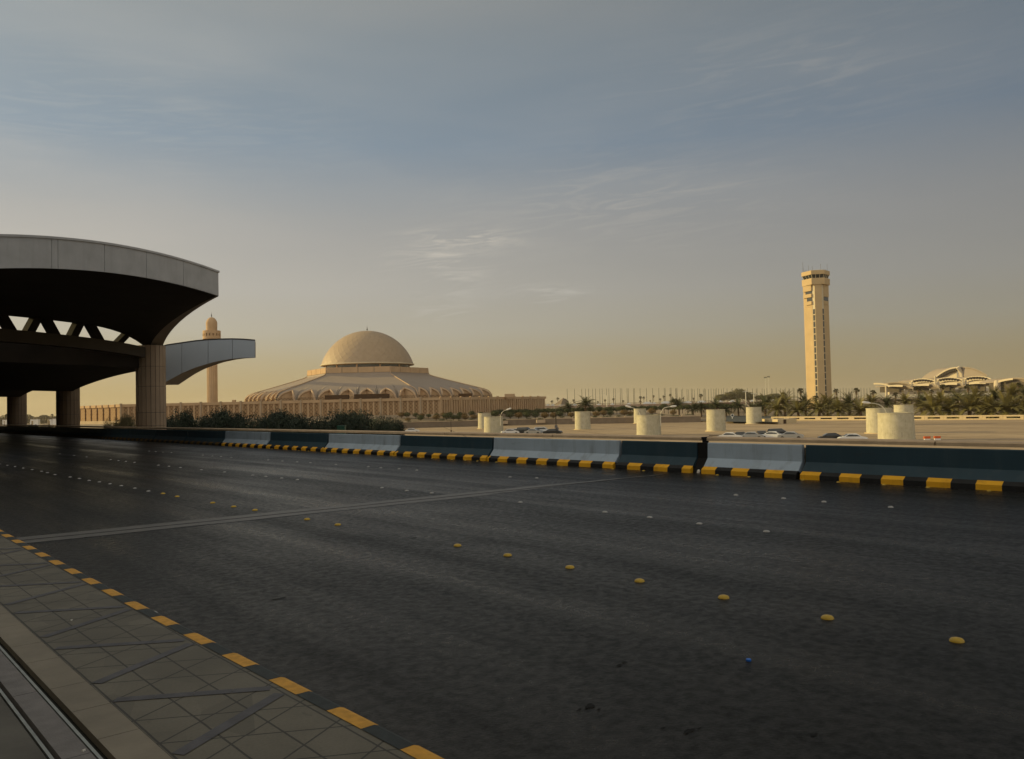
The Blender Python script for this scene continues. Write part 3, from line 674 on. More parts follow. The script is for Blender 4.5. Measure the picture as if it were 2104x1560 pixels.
g=MB(); B2=[p+Vector((0,0,.01)) for p in B]; g.sheet([[p-of*.12 for p in B2],[p+of*1.1 for p in B2]],[[p-of*.12+Vector((0,0,.16)) for p in B2],[p+of*1.1+Vector((0,0,.16)) for p in B2]],0); link('wall_cap',g,M['mbase'],t,world=True)
g=MB()
fl=[Vector((p.x,p.y,ZD+1.9))+of for p in e[0:5]]
bk_=[]
for p,dd,zz in zip(fl,(30,34,78,110,150),(-2.2,-2.2,-2.6,-2.9,-3)): bk_.append(Vector((p.x+FH.x*dd,p.y+FH.y*dd,zz)))
P=[[a.lerp(b,t_) for a,b in zip(fl,bk_)] for t_ in (0,.33,.66,1)]
g.grid(P); g.grid([bk_,[Vector((p.x+FH.x*500,p.y+FH.y*500,-3.4)) for p in bk_]]); struct('garden_ground',g,M['garden'])
g=MB()
a=[at(1440,860,288),at(1640,860,300),at(2104,860,262),at(2500,860,240)]; b=[at(1440,860,560),at(1640,860,620),at(2104,860,640),at(2500,860,640)]
g.grid([[Vector((p.x,p.y,-5.2)) for p in a],[Vector((p.x,p.y,-4.0)) for p in b]]); struct('palm_grove_ground',g,M['garden'])
g=MB(); q=[Vector((p.x,p.y,-4.9)) for p in (G(1492,866.5,-4.9),G(1600,868,-4.9),G(1600,855,-4.9),G(1492,854,-4.9))]; g.add(q,[(0,1,2,3)]); struct('access_road',g,M['road2'])
# parapet of the parking roof with slots
t=thing('roof_parapet','cream slotted parapet along the right-hand edge of the parking roof','parapet',tuple(eR[1]))
for (p,q) in((eR[1],eR[2]),(eR[2],eR[3]),(eR[3],eR[4])):
    d=Vector((q.x-p.x,q.y-p.y,0)); Ln=d.length; d.normalize(); nn=int(Ln//5.2); st=Ln/nn; rz=math.atan2(d.y,d.x); 
    for k in range(nn):
        c=Vector((p.x,p.y,ZD))+d*(st*(k+.5)); g=MB()
        g.box(c+Vector((0,0,.20)),(st-.03,.35,.40),rz); g.box(c+Vector((0,0,1.12)),(st-.03,.37,.46),rz)
        for sgn in(-1,1): g.box(c+d*sgn*(st/2-.45)+Vector((0,0,.645)),(.87,.33,.49),rz)
        link('parapet_bay',g,M['para'],t,world=True)
# kiosk / hatch
p=GD(1606,871.5); t=thing('roof_hatch','low cream box with a dark door side standing on the parking roof','hatch',tuple(p))
rz=math.atan2(R0.y,R0.x)
g=MB(); a0=GD(1575,870.5)-p; a1=GD(1598,871.2)-p; a2=GD(1637,869.6)-p
a3=a0+FH*9+R0*5
poly=[(a1.x,a1.y),(a2.x,a2.y),(a2.x+FH.x*6,a2.y+FH.y*6),(a0.x+FH.x*6,a0.y+FH.y*6),(a0.x,a0.y)]
g.prism(poly,0,1.35); link('box_body',g,M['para'],t)
g=MB(); c=(a1+(a2-a1)*.5); d=(a2-a1).normalized(); g.box((c.x-FH.x*.06-d.x*1,c.y-FH.y*.06-d.y*1,.62),(1.1,.1,1.2),math.atan2(d.y,d.x)); link('door',g,M['brown'],t)
# ------------------------------------------------------------------ cylinders
cyls=[(982,1009,849.3,881.5,'rear one of the left pair, slightly behind the lamp cylinder'),(994.2,1034,856.7,890.6,'stained front one of the left pair, with a lamp over it'),(1182.7,1214.8,845.8,883.3,'standing alone above the long pale barrier segment'),(1304.5,1329.8,839.8,870.3,'narrow one partly hidden behind the double-lamp cylinder'),(1312,1362,853.3,895.5,'wide streaked one carrying two curved lamps'),(1456.6,1495.2,842,886.6,'standing right of the double-lamp cylinder near the black cars'),(1538,1569.3,836.7,871.3,'small one beside the low cream box'),(1792,1842,839,891,'bright smooth one left of and behind the widest cylinder'),(1847,1885,832,873.5,'far one showing above the widest cylinder'),(1821.5,1892.5,848.5,906.3,'widest and nearest one, grey-stained on its right')]
for (xa,xb,yt,yb,lb) in cyls:
    p=GD((xa+xb)/2,yb); D=(p-CAM).dot(FH); r=(xb-xa)/2*D/FPX*1.0; hgt=(yb-yt)*D/FPX
    c=p+FH*r*.9
    t=thing('ventilation_cylinder','cream concrete cylinder, '+lb,'cylinder',tuple(c),0,'cream ventilation cylinders on the parking roof')
    g=MB(); g.lathe([(r*1.015,0),(r*.975,hgt),(r*.90,hgt),(r*.90,hgt-1.2)],64,cap=False); g.lathe([(r*.90,hgt-1.2),(.01,hgt-1.2)],64,cap=False); link('drum_shell',g,M['cyl'],t,smooth=True)
    g=MB(); g.lathe([(r*1.17,0),(r*1.17,.14),(r*1.0,.14)],48,cap=False); link('base_ring',g,M['para'],t,smooth=True)
    g=MB(); g.lathe([(r*.97,0),(r*1.0,.01),(r*1.0,.16),(r*.92,.16)],64,(0,0,hgt-.15),cap=False); link('rim',g,M['cyl'],t,smooth=True)
# curved lamps
def lamp(px,ybase,pts,label,D,rad=.07):
    b=at(px,ybase,D); P=[at(x,y,D) for x,y in pts]
    t=thing('curved_lamp',label,'lamp',tuple(b),0,'curved lamps on the parking roof')
    g=MB(); g.tube([b]+P,[rad*1.4]+[rad*1.1]*(len(P)-2)+[rad*.9]*2,8); link('arm',g,M['lamp'],t,world=True,smooth=True)
    hd=P[-1]; d=(P[-1]-P[-2]).normalized(); g=MB(); g.tube([hd-d*.1,hd+d*.15,hd+d*1.0,hd+d*1.3],[.10,.20,.22,.08],8); link('lamp_head',g,M['white'],t,world=True,smooth=True)
lamp(1028.3,875,[(1028.2,858),(1028.8,853),(1031,848.5),(1035,844.5),(1041,842.3)],'white curved lamp arching right over the stained cylinder of the left pair',218)
lamp(1315.5,872,[(1315.5,853),(1313.5,848.5),(1309,843),(1303,839),(1296,837)],'white curved lamp arching left from the double-lamp cylinder',186.5)
lamp(1357.5,875,[(1357.3,853),(1358.5,847),(1361.5,841.5),(1366,838),(1372,836.5),(1378,835.8)],'white curved lamp arching right from the double-lamp cylinder',181)
lamp(1821.5,880,[(1821.5,849),(1818,841.5),(1812,835),(1805,831.2),(1797,829.3),(1787,828.3)],'white curved lamp arching left beside the widest cylinder',141)
# ------------------------------------------------------------------ cars on the parking level
def car_mesh(kind):
    L_=4.5; W=1.78
    side=[(-2.25,.35),(-2.2,.78),(-1.95,.92),(-1.45,.98),(-.75,1.42),(.55,1.46),(1.25,1.02),(1.95,.92),(2.2,.72),(2.25,.35)]
    if kind=='suv': side=[(-2.3,.4),(-2.28,1.0),(-2.2,1.15),(-1.95,1.72),(.4,1.76),(1.1,1.18),(2.05,1.08),(2.3,.8),(2.3,.4)]
    g=MB(); n=len(side)
    rows=[]
    for yv,sc_ in((-W/2,1),(-W/2*.97,1),(W/2*.97,1),(W/2,1)):
        rows.append([(x,yv*(.80 if z>1.2 else 1),z) for x,z in side])
    g.grid(rows); g.add(rows[0],[tuple(range(n))]); g.add(rows[-1],[tuple(reversed(range(n)))]); g.add([rows[0][0],rows[0][-1],rows[-1][-1],rows[-1][0]],[(0,1,2,3)])
    return g,side,W
def car(px,py,rz,m,kind,label,z=ZD,group='cars parked beyond the parapet'):
    p=G(px,py,z); t=thing('parked_car',label,'car',(p.x,p.y,z),rz,group)
    g,side,W=car_mesh(kind); link('body',g,m,t)
    top=max(zz for _,zz in side); zb=1.0 if kind!='suv' else 1.2
    g=MB(); f,r_=(.48,-.70) if kind!='suv' else (.33,-1.85); tz=top-.10
    for sg in(-1,1):
        y0=sg*(W/2+.012); y1=sg*(W/2*.80+.035)
        q=[(r_-.5 if kind!='suv' else r_-.12,y0,zb+.03),(f+.58,y0,zb+.03),(f,y1,tz),(r_,y1,tz)]
        g.add(q,[(0,1,2,3)] if sg<0 else [(3,2,1,0)])
    g.add([(f+.14,-W/2*.74,top-.05),(f+.14,W/2*.74,top-.05),(f+.82,W/2*.9,zb+.06),(f+.82,-W/2*.9,zb+.06)],[(0,3,2,1)])
    g.add([(r_-.10,-W/2*.74,top-.05),(r_-.10,W/2*.74,top-.05),(r_-.74 if kind!='suv' else r_-.36,W/2*.9,zb+.06),(r_-.74 if kind!='suv' else r_-.36,-W/2*.9,zb+.06)],[(0,1,2,3)])
    link('windows',g,M['glass'],t)
    for sx_ in(-1.4,1.4):
        for sy_ in(-1,1):
            g=MB(); g.tube([(sx_,sy_*.68,.33),(sx_,sy_*.90,.33)],.33,14); link('wheel',g,M['tyre'],t)
RZ=math.atan2(R0.y,R0.x)
car(846,890.5,RZ+.1,M['carw'],'sedan','white sedan parked alone beside the dark shrubs')
car(1048,893.5,RZ+.15,M['carw'],'sedan','white low sedan at the left end of the left car group')
car(1062,892.5,RZ-.2,M['carw'],'sedan','white sedan second in the left car group')
car(1080,892.5,RZ-.5,M['carb'],'suv','black car with pale roof edge in the middle of the left car group')
car(1097,893,RZ-.4,M['cars'],'sedan','silver sedan right of the black car in the left car group')
car(1116,892,RZ-.1,M['carw'],'suv','taller white car in the left car group')
car(1136,893.5,RZ-.3,M['carb'],'sedan','dark car beside the sign post at the right of the left group')
car(1500,905,RZ-.35,M['carw'],'sedan','white sedan at the left end of the right car group')
car(1522,903.5,RZ-.35,M['carb'],'sedan','black sedan second in the right car group')
car(1545,903.5,RZ-.4,M['cars'],'sedan','silver sedan third in the right car group')
car(1566,901.5,RZ-.4,M['carb'],'sedan','black sedan fourth in the right car group')
car(1588,903,RZ-.45,M['carw'],'sedan','white sedan fifth in the right car group')
car(1602,899.5,RZ-.4,M['carb'],'suv','large black vehicle rising above the right car group')
car(1625,903.5,RZ-.4,M['cars'],'sedan','silver sedan at the right end of the right car group')
car(1710,907.5,RZ-.2,M['carb'],'sedan','long dark car with pale roof nearest the right cylinders')
car(1752,909.5,RZ-.2,M['carw'],'sedan','low white car just left of the bright smooth cylinder')
# sign post by the cars, round sign, barriers
p=GD(1143,893); t=thing('sign_post','dark post with small grey boxes beside the left car group','post',tuple(p))
g=MB(); g.tube([(0,0,0),(0,0,5.2)],.09); link('pole',g,M['black'],t)
g=MB(); g.box((0,0,1.9),(.7,.3,.7),RZ); g.box((R0.x*.35,R0.y*.35,1.3),(.5,.3,.8),RZ); link('control_box',g,basic('grey_box',(.16,.15,.15),.1,3),t)
p=GD(927,891); t=thing('thin_post','thin dark post standing alone on the roof left of the left pair of cylinders','post',tuple(p)); g=MB(); g.tube([(0,0,0),(0,0,3.4)],.06); link('pole',g,M['black'],t)
g=MB(); g.box((0,0,.45),(.25,.25,.9)); link('base_box',g,M['brown'],t)
p=GD(1505,863.5); t=thing('round_sign','round white-rimmed traffic sign on a short white post','road sign',tuple(p))
g=MB(); g.tube([(0,0,0),(0,0,1.5)],.16); link('post',g,M['white'],t)
g=MB(); c=Vector((0,0,1.75)); g.tube([c-FH*.0,c-FH*.08],.62,20); link('sign_disc',g,M['white'],t)
g=MB(); g.tube([c-FH*.08,c-FH*.11],.36,20); link('sign_symbol',g,M['black'],t)
for i,(px,py,lb) in enumerate([(1815,905,'orange and white plastic barrier just left of the widest cylinder'),(1905,907,'orange and white plastic barrier right of the widest cylinder'),(1926,906.5,'orange and black plastic barrier farthest right by the parapet')]):
    p=GD(px,py); t=thing('plastic_barrier',lb,'barrier',tuple(p),RZ,'orange plastic barriers on the parking roof')
    g=MB(); g.box((0,0,.62),(1.0,.3,.36)); link('upper_rail',g,M['orange'],t); g=MB(); g.box((0,0,.22),(1.0,.34,.42),taper=.9); link('base',g,M['white'] if i!=2 else M['carw'],t)
p=at(702,884,70); t=thing('green_bin','small green container half hidden behind the parapet among the shrubs','bin',(p.x,p.y,-5.5)); 
g=MB(); g.box((0,0,2.9),(.62,.6,5.8),RZ); link('bin_body',g,M['green'],t); g=MB(); g.box((0,0,5.86),(.68,.65,.1),RZ); link('bin_lid',g,M['green'],t)
# ------------------------------------------------------------------ mosque
DM=420.; k_=DM/295.; MC=at(757,839.5,DM); MC.z=0
# the hexagon presents a flat side to the camera, slightly turned
hx=math.atan2(-FH.y,-FH.x)               # direction towards the camera
mt=thing('mosque','great hexagonal sandstone mosque with a tiled dome and sweeping arcaded roof','mosque',tuple(MC))
def hz(z): return 1.8+(z-1.8)*k_
prof=[(21.3,15.75),(21.5,13.9),(21.9,13.3),(22.9,12.85),(26,11.95),(30,10.85),(35,9.5),(39,8.45),(41.3,7.85),(42.6,7.3),(43.4,6.6),(43.9,5.8),(44.1,4.6),(44.1,1.0)]
def zprof(r):
    for (a,b),(c,d) in zip(prof[:-1],prof[1:]):
        if a<=r<=c and c>a: return b+(d-b)*(r-a)/(c-a)
    return prof[-1][1]
def rprof(z):                            # radius on the outer roof for a height
    for (a,b),(c,d) in zip(prof[:-1],prof[1:]):
        if d<=z<=b and b>d: return a+(c-a)*(b-z)/(b-d)
    return prof[-1][0]
def vdir(i): a=hx+R(30)+R(60)*i-R(60); return Vector((math.cos(a),math.sin(a),0))
def archz(u):                            # pointed arch outline, u in -1..1
    a=abs(u)
    if a>=.93: return 1.0
    return 3.3+4.35*(1-(a/.93)**2.5)**.62+.35*max(0,1-a*3)**1.5
NA=7
rib=MB(); rmb=MB(); wall=MB(); latm=MB()
for i in range(6):
    va,vb=vdir(i),vdir(i+1)
    cols=[]; latq=[]
    M_=NA*14
    for j in range(M_+1):
        f=j/M_; d=va.lerp(vb,f); cell=f*NA; u=(cell-math.floor(min(cell,NA-1e-6)))*2-1
        za=archz(u); rs=rprof(za)
        col=[]
        for (r,z) in prof[:4]: col.append((r,z))
        zs=12.85
        for q in range(1,13):
            z=zs+(za-zs)*(q/12)**.9; col.append((rprof(z),z))
        cols.append((d,col,za,rs))
    for (d0,c0,za0,r0),(d1,c1,za1,r1) in zip(cols[:-1],cols[1:]):
        P=[[d0*(r*k_)+Vector((0,0,hz(z))) for r,z in c0],[d1*(r*k_)+Vector((0,0,hz(z))) for r,z in c1]]
        for q in range(len(c0)-1): rmb.grid([[P[0][q],P[0][q+1]],[P[1][q],P[1][q+1]]],0)
        if za0>1.5 and za1>1.5:          # arcade wall filling the arch, leaning back slightly to its crown
            def wp(d,za,z):
                rt=rprof(za)-.10; f=(za-z)/(za-1.0); return d*((rt+(42.9-rt)*max(0,f))*k_)+Vector((0,0,hz(z)))
            zs0,zs1=min(za0,5.7),min(za1,5.7)
            if za0>5.7 or za1>5.7: wall.add([wp(d0,za0,zs0),wp(d1,za1,zs1),wp(d1,za1,za1),wp(d0,za0,za0)],[(0,1,2,3)])
            latq.append([wp(d0,za0,1.0),wp(d1,za1,1.0),wp(d1,za1,zs1),wp(d0,za0,zs0)])
    w0=va*(41.9*k_);w1=vb*(41.9*k_); d=(w1-w0).normalized(); rz=math.atan2(d.y,d.x); mid_=(w0+w1)/2
    gl=MB(); im=Matrix.Rotation(-rz,3,'Z')
    for q in latq: gl.add([im@(p-mid_) for p in q],[(0,1,2,3)])
    o=link('arcade_lattice',gl,M['lat2'],mt); o.location=mid_; o.rotation_euler=(0,0,rz)
    # ridge rib along the vertex
    g=MB(); pts=[va*((r+.12)*k_)+Vector((0,0,hz(z)+.15)) for r,z in prof[:-1]]; g.tube(pts,.22,6); link('ridge_rib',g,M['mrib'],mt,smooth=True)
    # arch rims
    for a_ in range(NA):
        g=MB(); pts=[]
        for q in range(25):
            u=-.93+1.86*q/24; f=(a_+(u+1)/2)/NA; d=va.lerp(vb,f); z=max(archz(u),3.2); pts.append(d*((rprof(z)+.05)*k_)+Vector((0,0,hz(z)-.05)))
        g.tube(pts,.5,5); link('arch_rim',g,M['mrib'],mt,smooth=True)
    # ring parapet: panels with joints
    for a_ in range(4):
        f0=a_/4+.006; f1=(a_+1)/4-.006; p0=va.lerp(vb,f0)*((21.48)*k_); p1=va.lerp(vb,f1)*((21.48)*k_)
        g=MB(); up=lambda p,z:Vector((p.x,p.y,hz(z))); d=(p1-p0).normalized(); nn=Vector((d.y,-d.x,0))*.25
        g.add([up(p0,13.9),up(p1,13.9),up(p1,15.75),up(p0,15.75),up(p0+nn,13.9),up(p1+nn,13.9),up(p1+nn,15.75),up(p0+nn,15.75)],[(3,2,1,0),(4,5,6,7),(0,1,5,4),(1,2,6,5),(2,3,7,6),(3,0,4,7)]); link('ring_panel',g,M['mstone'],mt)
link('roof',rmb,[M['mroof'],M['mrib']],mt,smooth=True); link('arcade_wall',wall,M['mstone'],mt)
g=MB(); g.add([vdir(i)*(21.3*k_)+Vector((0,0,hz(15.6))) for i in range(6)],[tuple(range(6))]); link('ring_roof',g,M['mstone'],mt)
g=MB(); g.lathe([(14.9*k_,hz(15.5)),(14.9*k_,hz(17.1))],64,cap=False); link('drum_window',g,M['glass'],mt,smooth=True)
for q in range(12):
    a=2*math.pi*(q+.5)/12; g=MB(); g.box((math.cos(a)*14.92*k_,math.sin(a)*14.92*k_,hz(16.3)),(.5,.8,1.6*k_),a); link('drum_pier',g,M['mstone'],mt)
prf=[(15.2,16.9),(16.35,17.05),(16.4,17.35)]
Rr=16.95
for q in range(0,25):
    a=R(17+73*q/24); prf.append((max(.02,16.25*math.cos(a)/math.cos(R(17))),17.4+ (29.5-17.4)*(math.sin(a)-math.sin(R(17)))/(1-math.sin(R(17)))))
g=MB(); g.lathe([(r*k_,hz(z)) for r,z in prf],96,cap=False); o=link('dome',g,M['dome'],mt,smooth=True)
g=MB(); g.lathe([(16.35*k_,hz(17.02)),(16.55*k_,hz(17.15)),(16.55*k_,hz(17.4)),(16.2*k_,hz(17.5))],96,cap=False); link('dome_rim',g,M['towlight'],mt,smooth=True)
def finial(parent,c,s):
    g=MB(); g.lathe([(.10*s,0),(.10*s,.5*s),(.42*s,.75*s),(.42*s,1.05*s),(.12*s,1.3*s),(.3*s,1.5*s),(.12*s,1.7*s),(.25*s,1.95*s),(.08*s,2.2*s),(.05*s,3.1*s),(.01,3.6*s)],12,c); return link('finial',g,M['bronze'],parent)
finial(mt,(0,0,hz(29.4)),.85)
# minaret
p=at(436.5,825,395); t=thing('minaret','tall slender sandstone minaret with domed cap and gallery behind the near canopy wing','minaret',(p.x,p.y,-3))
u=395/1700.; zt=lambda py,px=436.5: at(px,py,395).z+3
g=MB(); n=16; rr=10.6*u
vs=[]; prof2=[]
for zz in (0,zt(699)): 
    for i in range(n*2):
        a=2*math.pi*i/(n*2); r=rr*(1 if i%2 else .93); vs.append((r*math.cos(a),r*math.sin(a),zz))
g.add(vs,[(i,(i+1)%(2*n),2*n+(i+1)%(2*n),2*n+i) for i in range(2*n)]); link('shaft',g,M['mstone'],t)
g=MB(); g.lathe([(rr*.95,zt(700)),(17.6*u,zt(697)),(17.6*u,zt(691)),(14.5*u,zt(690.8)),(14.5*u,zt(686.5)),(17.6*u,zt(686.3)),(17.6*u,zt(680)),(11*u,zt(679.6))],32); link('gallery',g,M['mstone'],t,smooth=True)
g=MB()
for i in range(16):
    a=2*math.pi*i/16; g.box((16.2*u*math.cos(a),16.2*u*math.sin(a),zt(688.6)),(.7,.9,zt(686)-zt(691)),a)
link('gallery_posts',g,M['mstone'],t)
g=MB(); pr=[(10.9*u,zt(680)),(11*u,zt(672)),(11.2*u,zt(666))]
for q in range(1,12):
    a=R(90*q/11); pr.append((max(.01,11.2*u*math.cos(a)),zt(666)+(zt(652)-zt(666))*math.sin(a)))
g.lathe(pr,32); link('domed_cap',g,M['mstone'],t,smooth=True); finial(t,(0,0,zt(652.3)),.75)
# perimeter screen wall of the mosque precinct
DW=328.
def topz(px,py,D): return at(px,py,D).z
c0=at(249,831,DW); c1=at(905,816.6,DW); c2=at(1120.5,815,DW*1.18); cl_=at(150,835,DW*1.115)
ZT=(c0.z+c1.z)/2; ZB=-2.3
t=thing('perimeter_wall','long sandstone precinct wall with pierced lattice bays in front of the mosque','wall',(c0.x,c0.y,ZB))
def wallrun(p,q,nb,style):
    d=Vector((q.x-p.x,q.y-p.y,0)); Ln=d.length; d.normalize(); rz=math.atan2(d.y,d.x); inw=Vector((-d.y,d.x,0))
    if inw.dot(FH)<0: inw=-inw
    st=Ln/nb
    g=MB(); mid=(Vector((p.x,p.y,0))+Vector((q.x,q.y,0)))/2
    g.box(mid+inw*.6+Vector((0,0,(ZB+1.6)/1-.8-ZB/2*0)) if False else mid+inw*.5+Vector((0,0,ZB+.65)),(Ln+1,1.2,1.3),rz); link('plinth',g,M['mbase'],t,world=True)
    if style!='fins':
        g=MB(); g.box(mid+inw*.5+Vector((0,0,ZT-.55)),(Ln+1,1.25,1.1),rz); link('top_band',g,M['mstone'],t,world=True)
    H0=ZB+1.3; H1=ZT-1.1
    for k in range(nb):
        b=Vector((p.x,p.y,0))+d*st*(k+.5)
        gl=MB(); hh=(H1-H0)
        pan=[]
        if style=='lattice':
            wd=st*.20
            for j in(-1,0,1):
                gl.box((j*st*.285,0,0),(wd,.30,hh))
            o=link('lattice_panel',gl,M['lat'],t); o.location=b+inw*.55+Vector((0,0,(H0+H1)/2))-t.location; o.rotation_euler=(0,0,rz)
            g=MB(); g.box(b+inw*.8+Vector((0,0,(H0+H1)/2)),(st,.2,hh),rz); 
            for j in(-1.5,-.5,.5,1.5):
                wv=st*.085
                g.box(b+d*(j*st*.285)+inw*.45+Vector((0,0,(H0+H1)/2)),(wv,.7,hh),rz)
            link('bay_frame',g,M['mstone'],t,world=True)
        elif style=='pleat':
            g=MB()
            for j in range(4):
                g.box(b+d*((j-1.5)*st/4)+inw*(.25+.0)+Vector((0,0,(H0+H1)/2)),(st/4*.45,.6,hh),rz)
            g.box(b+inw*.7+Vector((0,0,(H0+H1)/2)),(st,.5,hh),rz)
            link('pleated_bay',g,M['mstone'],t,world=True)
        else:                            # fins
            for j in(0,):
                gl=MB(); gl.box((.1*st,0,0),(st*.72,.3,hh)); o=link('lattice_panel',gl,M['lat'],t); o.location=b+inw*.5+Vector((0,0,(H0+H1)/2))-t.location; o.rotation_euler=(0,0,rz)
            g=MB(); g.box(b+inw*3.2+Vector((0,0,(H0+H1)/2)),(st,.2,hh),rz); g.box(b+d*st*.1+inw*.5+Vector((0,0,ZT-.55)),(st*.76,1.25,1.1),rz); g.box(b+d*st*.1+inw*2.0+Vector((0,0,(H0+H1)/2)),(st*.70,2.2,hh),rz); link('bay_block',g,M['mstone'],t,world=True)
        # slim pilaster with a small cap
        g=MB(); e_=Vector((p.x,p.y,0))+d*st*k
        if style!='fins':
            g.box(e_-inw*.25+Vector((0,0,(ZB+ZT)/2)),(.55,.5,ZT-ZB-.1),rz); g.box(e_-inw*.25+Vector((0,0,ZT+.12)),(.8,.7,.35),rz); link('pilaster',g,M['mbase'] if style=='lattice' else M['mstone'],t,world=True)
wallrun(c0,c1,16,'lattice'); wallrun(c1,c2,12,'pleat'); wallrun(cl_,c0,8,'fins')
for (xa,xb,yt,yb,m) in [(668,717,813.5,819.3,'brown'),(728,800,811.5,817.5,'brown'),(942,970.5,810,814.5,'brown'),(1036.8,1058,810.8,815.4,'mstone'),(538,546,826,830,'mstone')]:
    D=DW+4; a=at(xa,yt,D); b=at(xb,yb,D); 
    if xa>930: D=DW*1.1; a=at(xa,yt,D); b=at(xb,yb,D)
    if xa<600: a=at(478,823.0,D); b=at(484,825.5,D)
    g=MB(); c=(a+b)/2; g.box(c,((b-a).dot(R0),1.5,abs(a.z-b.z)+.4),RZ); link('rooftop_box',g,M[m],t,world=True)
# ------------------------------------------------------------------ control tower
DT=510.; p=at(1686,828,DT); zb=-4.
tw=thing('control_tower','tall slender sandstone airport control tower with glazed cab','control tower',(p.x,p.y,zb),RZ-R(11))
# local x to the right, y away from the camera
H=lambda py: at(1683,py,DT).z-zb
def pl_(g,pts,z0,z1,mi=0): g.prism(pts,z0,z1,mi)
zt_=H(585)
back_pts=[(7.2,5.2),(2.4,10.4),(-2.4,10.4),(-7.2,5.2)]
for s_ in(0,):
    g=MB(); g.prism([(-7.2,2.6),(-3.35,-3.2),(-3.35,5),(3.35,5),(3.35,-3.2),(7.2,2.6),(7.2,5.2),(2.4,10.4),(-2.4,10.4),(-7.2,5.2)],0,zt_) ; link('shaft',g,M['tower'],tw)
    g=MB(); g.prism([(-2.05,-4.9),(2.05,-4.9),(2.05,5.2),(-2.05,5.2)],0,H(581)); link('front_pier',g,M['tower'],tw)
    for q_ in(-1,1):
        g=MB(); P_=[(q_*3.33,-3.1),(q_*2.07,-4.35),(q_*2.07,-2.5),(q_*3.33,-1.5)]
        g.prism(P_ if q_<0 else P_[::-1],.2,zt_-.5); link('slot_back',g,M['towlight'],tw)
for k in range(1,22):
    z=k*zt_/22
    for q_ in(-1,1):
        g=MB(); P_=[(q_*7.23,2.62),(q_*3.37,-3.22),(q_*3.33,-3.1),(q_*7.1,2.65)]; g.prism(P_ if q_<0 else P_[::-1],z,z+.16); link('panel_joint',g,M['mstone'],tw)
for k in range(14):
    z1=H(637.5+13.18*k); z0=H(648.2+13.18*k)
    for sx_,a_ in((-1,0),(1,0)):
        u0=Vector((sx_*3.33,-3.1)); u1=Vector((sx_*2.07,-4.35)); nn_=Vector((sx_*.70,-.71)); a_=u0.lerp(u1,.2); b_=u0.lerp(u1,.86)
        P_=[a_+nn_*.12,b_+nn_*.12,b_-nn_*.3,a_-nn_*.3]; P_=[(p.x,p.y) for p in P_]
        lo_,hi_=min(z0,z1),max(z0,z1)
        g=MB(); g.prism(P_ if sx_<0 else P_[::-1],lo_+.5,hi_+.35); link('window',g,M['glass'],tw)
        g=MB(); g.prism(P_ if sx_<0 else P_[::-1],lo_-.35,lo_-.05); link('vent',g,M['brown'],tw)
# upper floors (bands project at both sides)
def hexring(g,s,z0,z1,mi=0,s2=None):
    P=[(-7.4,2.6),(-3.4,-4.6),(3.4,-4.6),(7.4,2.6),(3.4,10.6),(-3.4,10.6)]; s2=s2 or s
    c=(0,3.0); lo=[(c[0]+(x-c[0])*s,c[1]+(y-c[1])*s,z0) for x,y in P]; hi=[(c[0]+(x-c[0])*s2,c[1]+(y-c[1])*s2,z1) for x,y in P]
    n=6; g.add(lo+hi,[tuple(range(n-1,-1,-1)),tuple(range(n,2*n))]+[(i,(i+1)%n,n+(i+1)%n,n+i) for i in range(n)],mi)
def sideband(za,zb_,sx_,d,m,nm,w0=0,w1=1,th=.8):
    a=Vector((sx_*7.2,2.6,0)); b=Vector((sx_*3.35,-3.2,0)); v=(b-a); p0=a+v*w0; p1=a+v*w1; nn=Vector((sx_*.83,-.55,0))*d
    g=MB(); q=[p0,p1,p1+nn,p0+nn]; 
    if sx_<0: q=q[::-1]
    z0,z1=min(za,zb_),max(za,zb_)
    q=[(x.x,x.y) for x in q]; g.prism(q[::-1],z0,z1); link(nm,g,m,tw)
for sx_ in(-1,1):
    d_=.8 if sx_<0 else .25
    if sx_<0:
        sideband(H(584),H(598.5),sx_,d_,M['tower'],'upper_block')
        sideband(H(598.6),H(604.4),sx_,.12,M['glass'],'window_band',.2,1)
        sideband(H(604.5),H(611.5),sx_,d_,M['tower'],'balcony_band')
    else: sideband(H(584),H(610.6),sx_,d_,M['tower'],'upper_block')
    sideband(H(611.6),H(619.4),sx_,.12,M['glass'],'window_band',.35 if sx_<0 else .1,1)
    sideband(H(619.5),H(626.5),sx_,d_,M['tower'],'balcony_band',.3 if sx_<0 else .1,1)
g=MB(); hexring(g,1.12,H(586.5),H(573.5)); link('lower_cab_band',g,M['tower'],tw)
g=MB(); hexring(g,.93,H(573.4),H(566),0,1.06); link('cab_glazing',g,M['glass'],tw)
P=[(-7.4,2.6),(-3.4,-4.6),(3.4,-4.6),(7.4,2.6)]
for (x0,y0),(x1,y1) in zip(P[:-1],P[1:]):
    for q in range(4):
        f=(q)/3; x=x0+(x1-x0)*f; y=y0+(y1-y0)*f; c=(0,3.0)
        if q==3 and x1<7: continue
        g=MB(); g.tube([(x*.94,3+(y-3)*.94,H(573.3)),(x*1.07,3+(y-3)*1.07,H(566))],.13,4); link('cab_mullion',g,M['towlight'],tw)
g=MB(); hexring(g,1.14,H(566),H(557.8)); link('cab_roof',g,M['tower'],tw)
g=MB(); g.tube([(-7,2,H(557.5)),(-3,-4.5,H(557.2)),(3,-4.5,H(557.2)),(7,2,H(557.5))],.1,4); link('roof_rail',g,M['lamp'],tw)
for x,hh in [(-7.4,3.2),(-6.6,1.2),(-5.8,1.5),(-4.2,4.2),(-2.0,3.8),(-.4,1.2),(1.6,1.1),(3.0,5.0),(4.2,1.4),(5.6,1.5),(6.8,4.6),(-7.5,6.6)]:
    g=MB(); g.tube([(x,1.5,H(558)),(x,1.5,H(558)+hh)],.07,4); link('antenna',g,M['bronze'],tw)
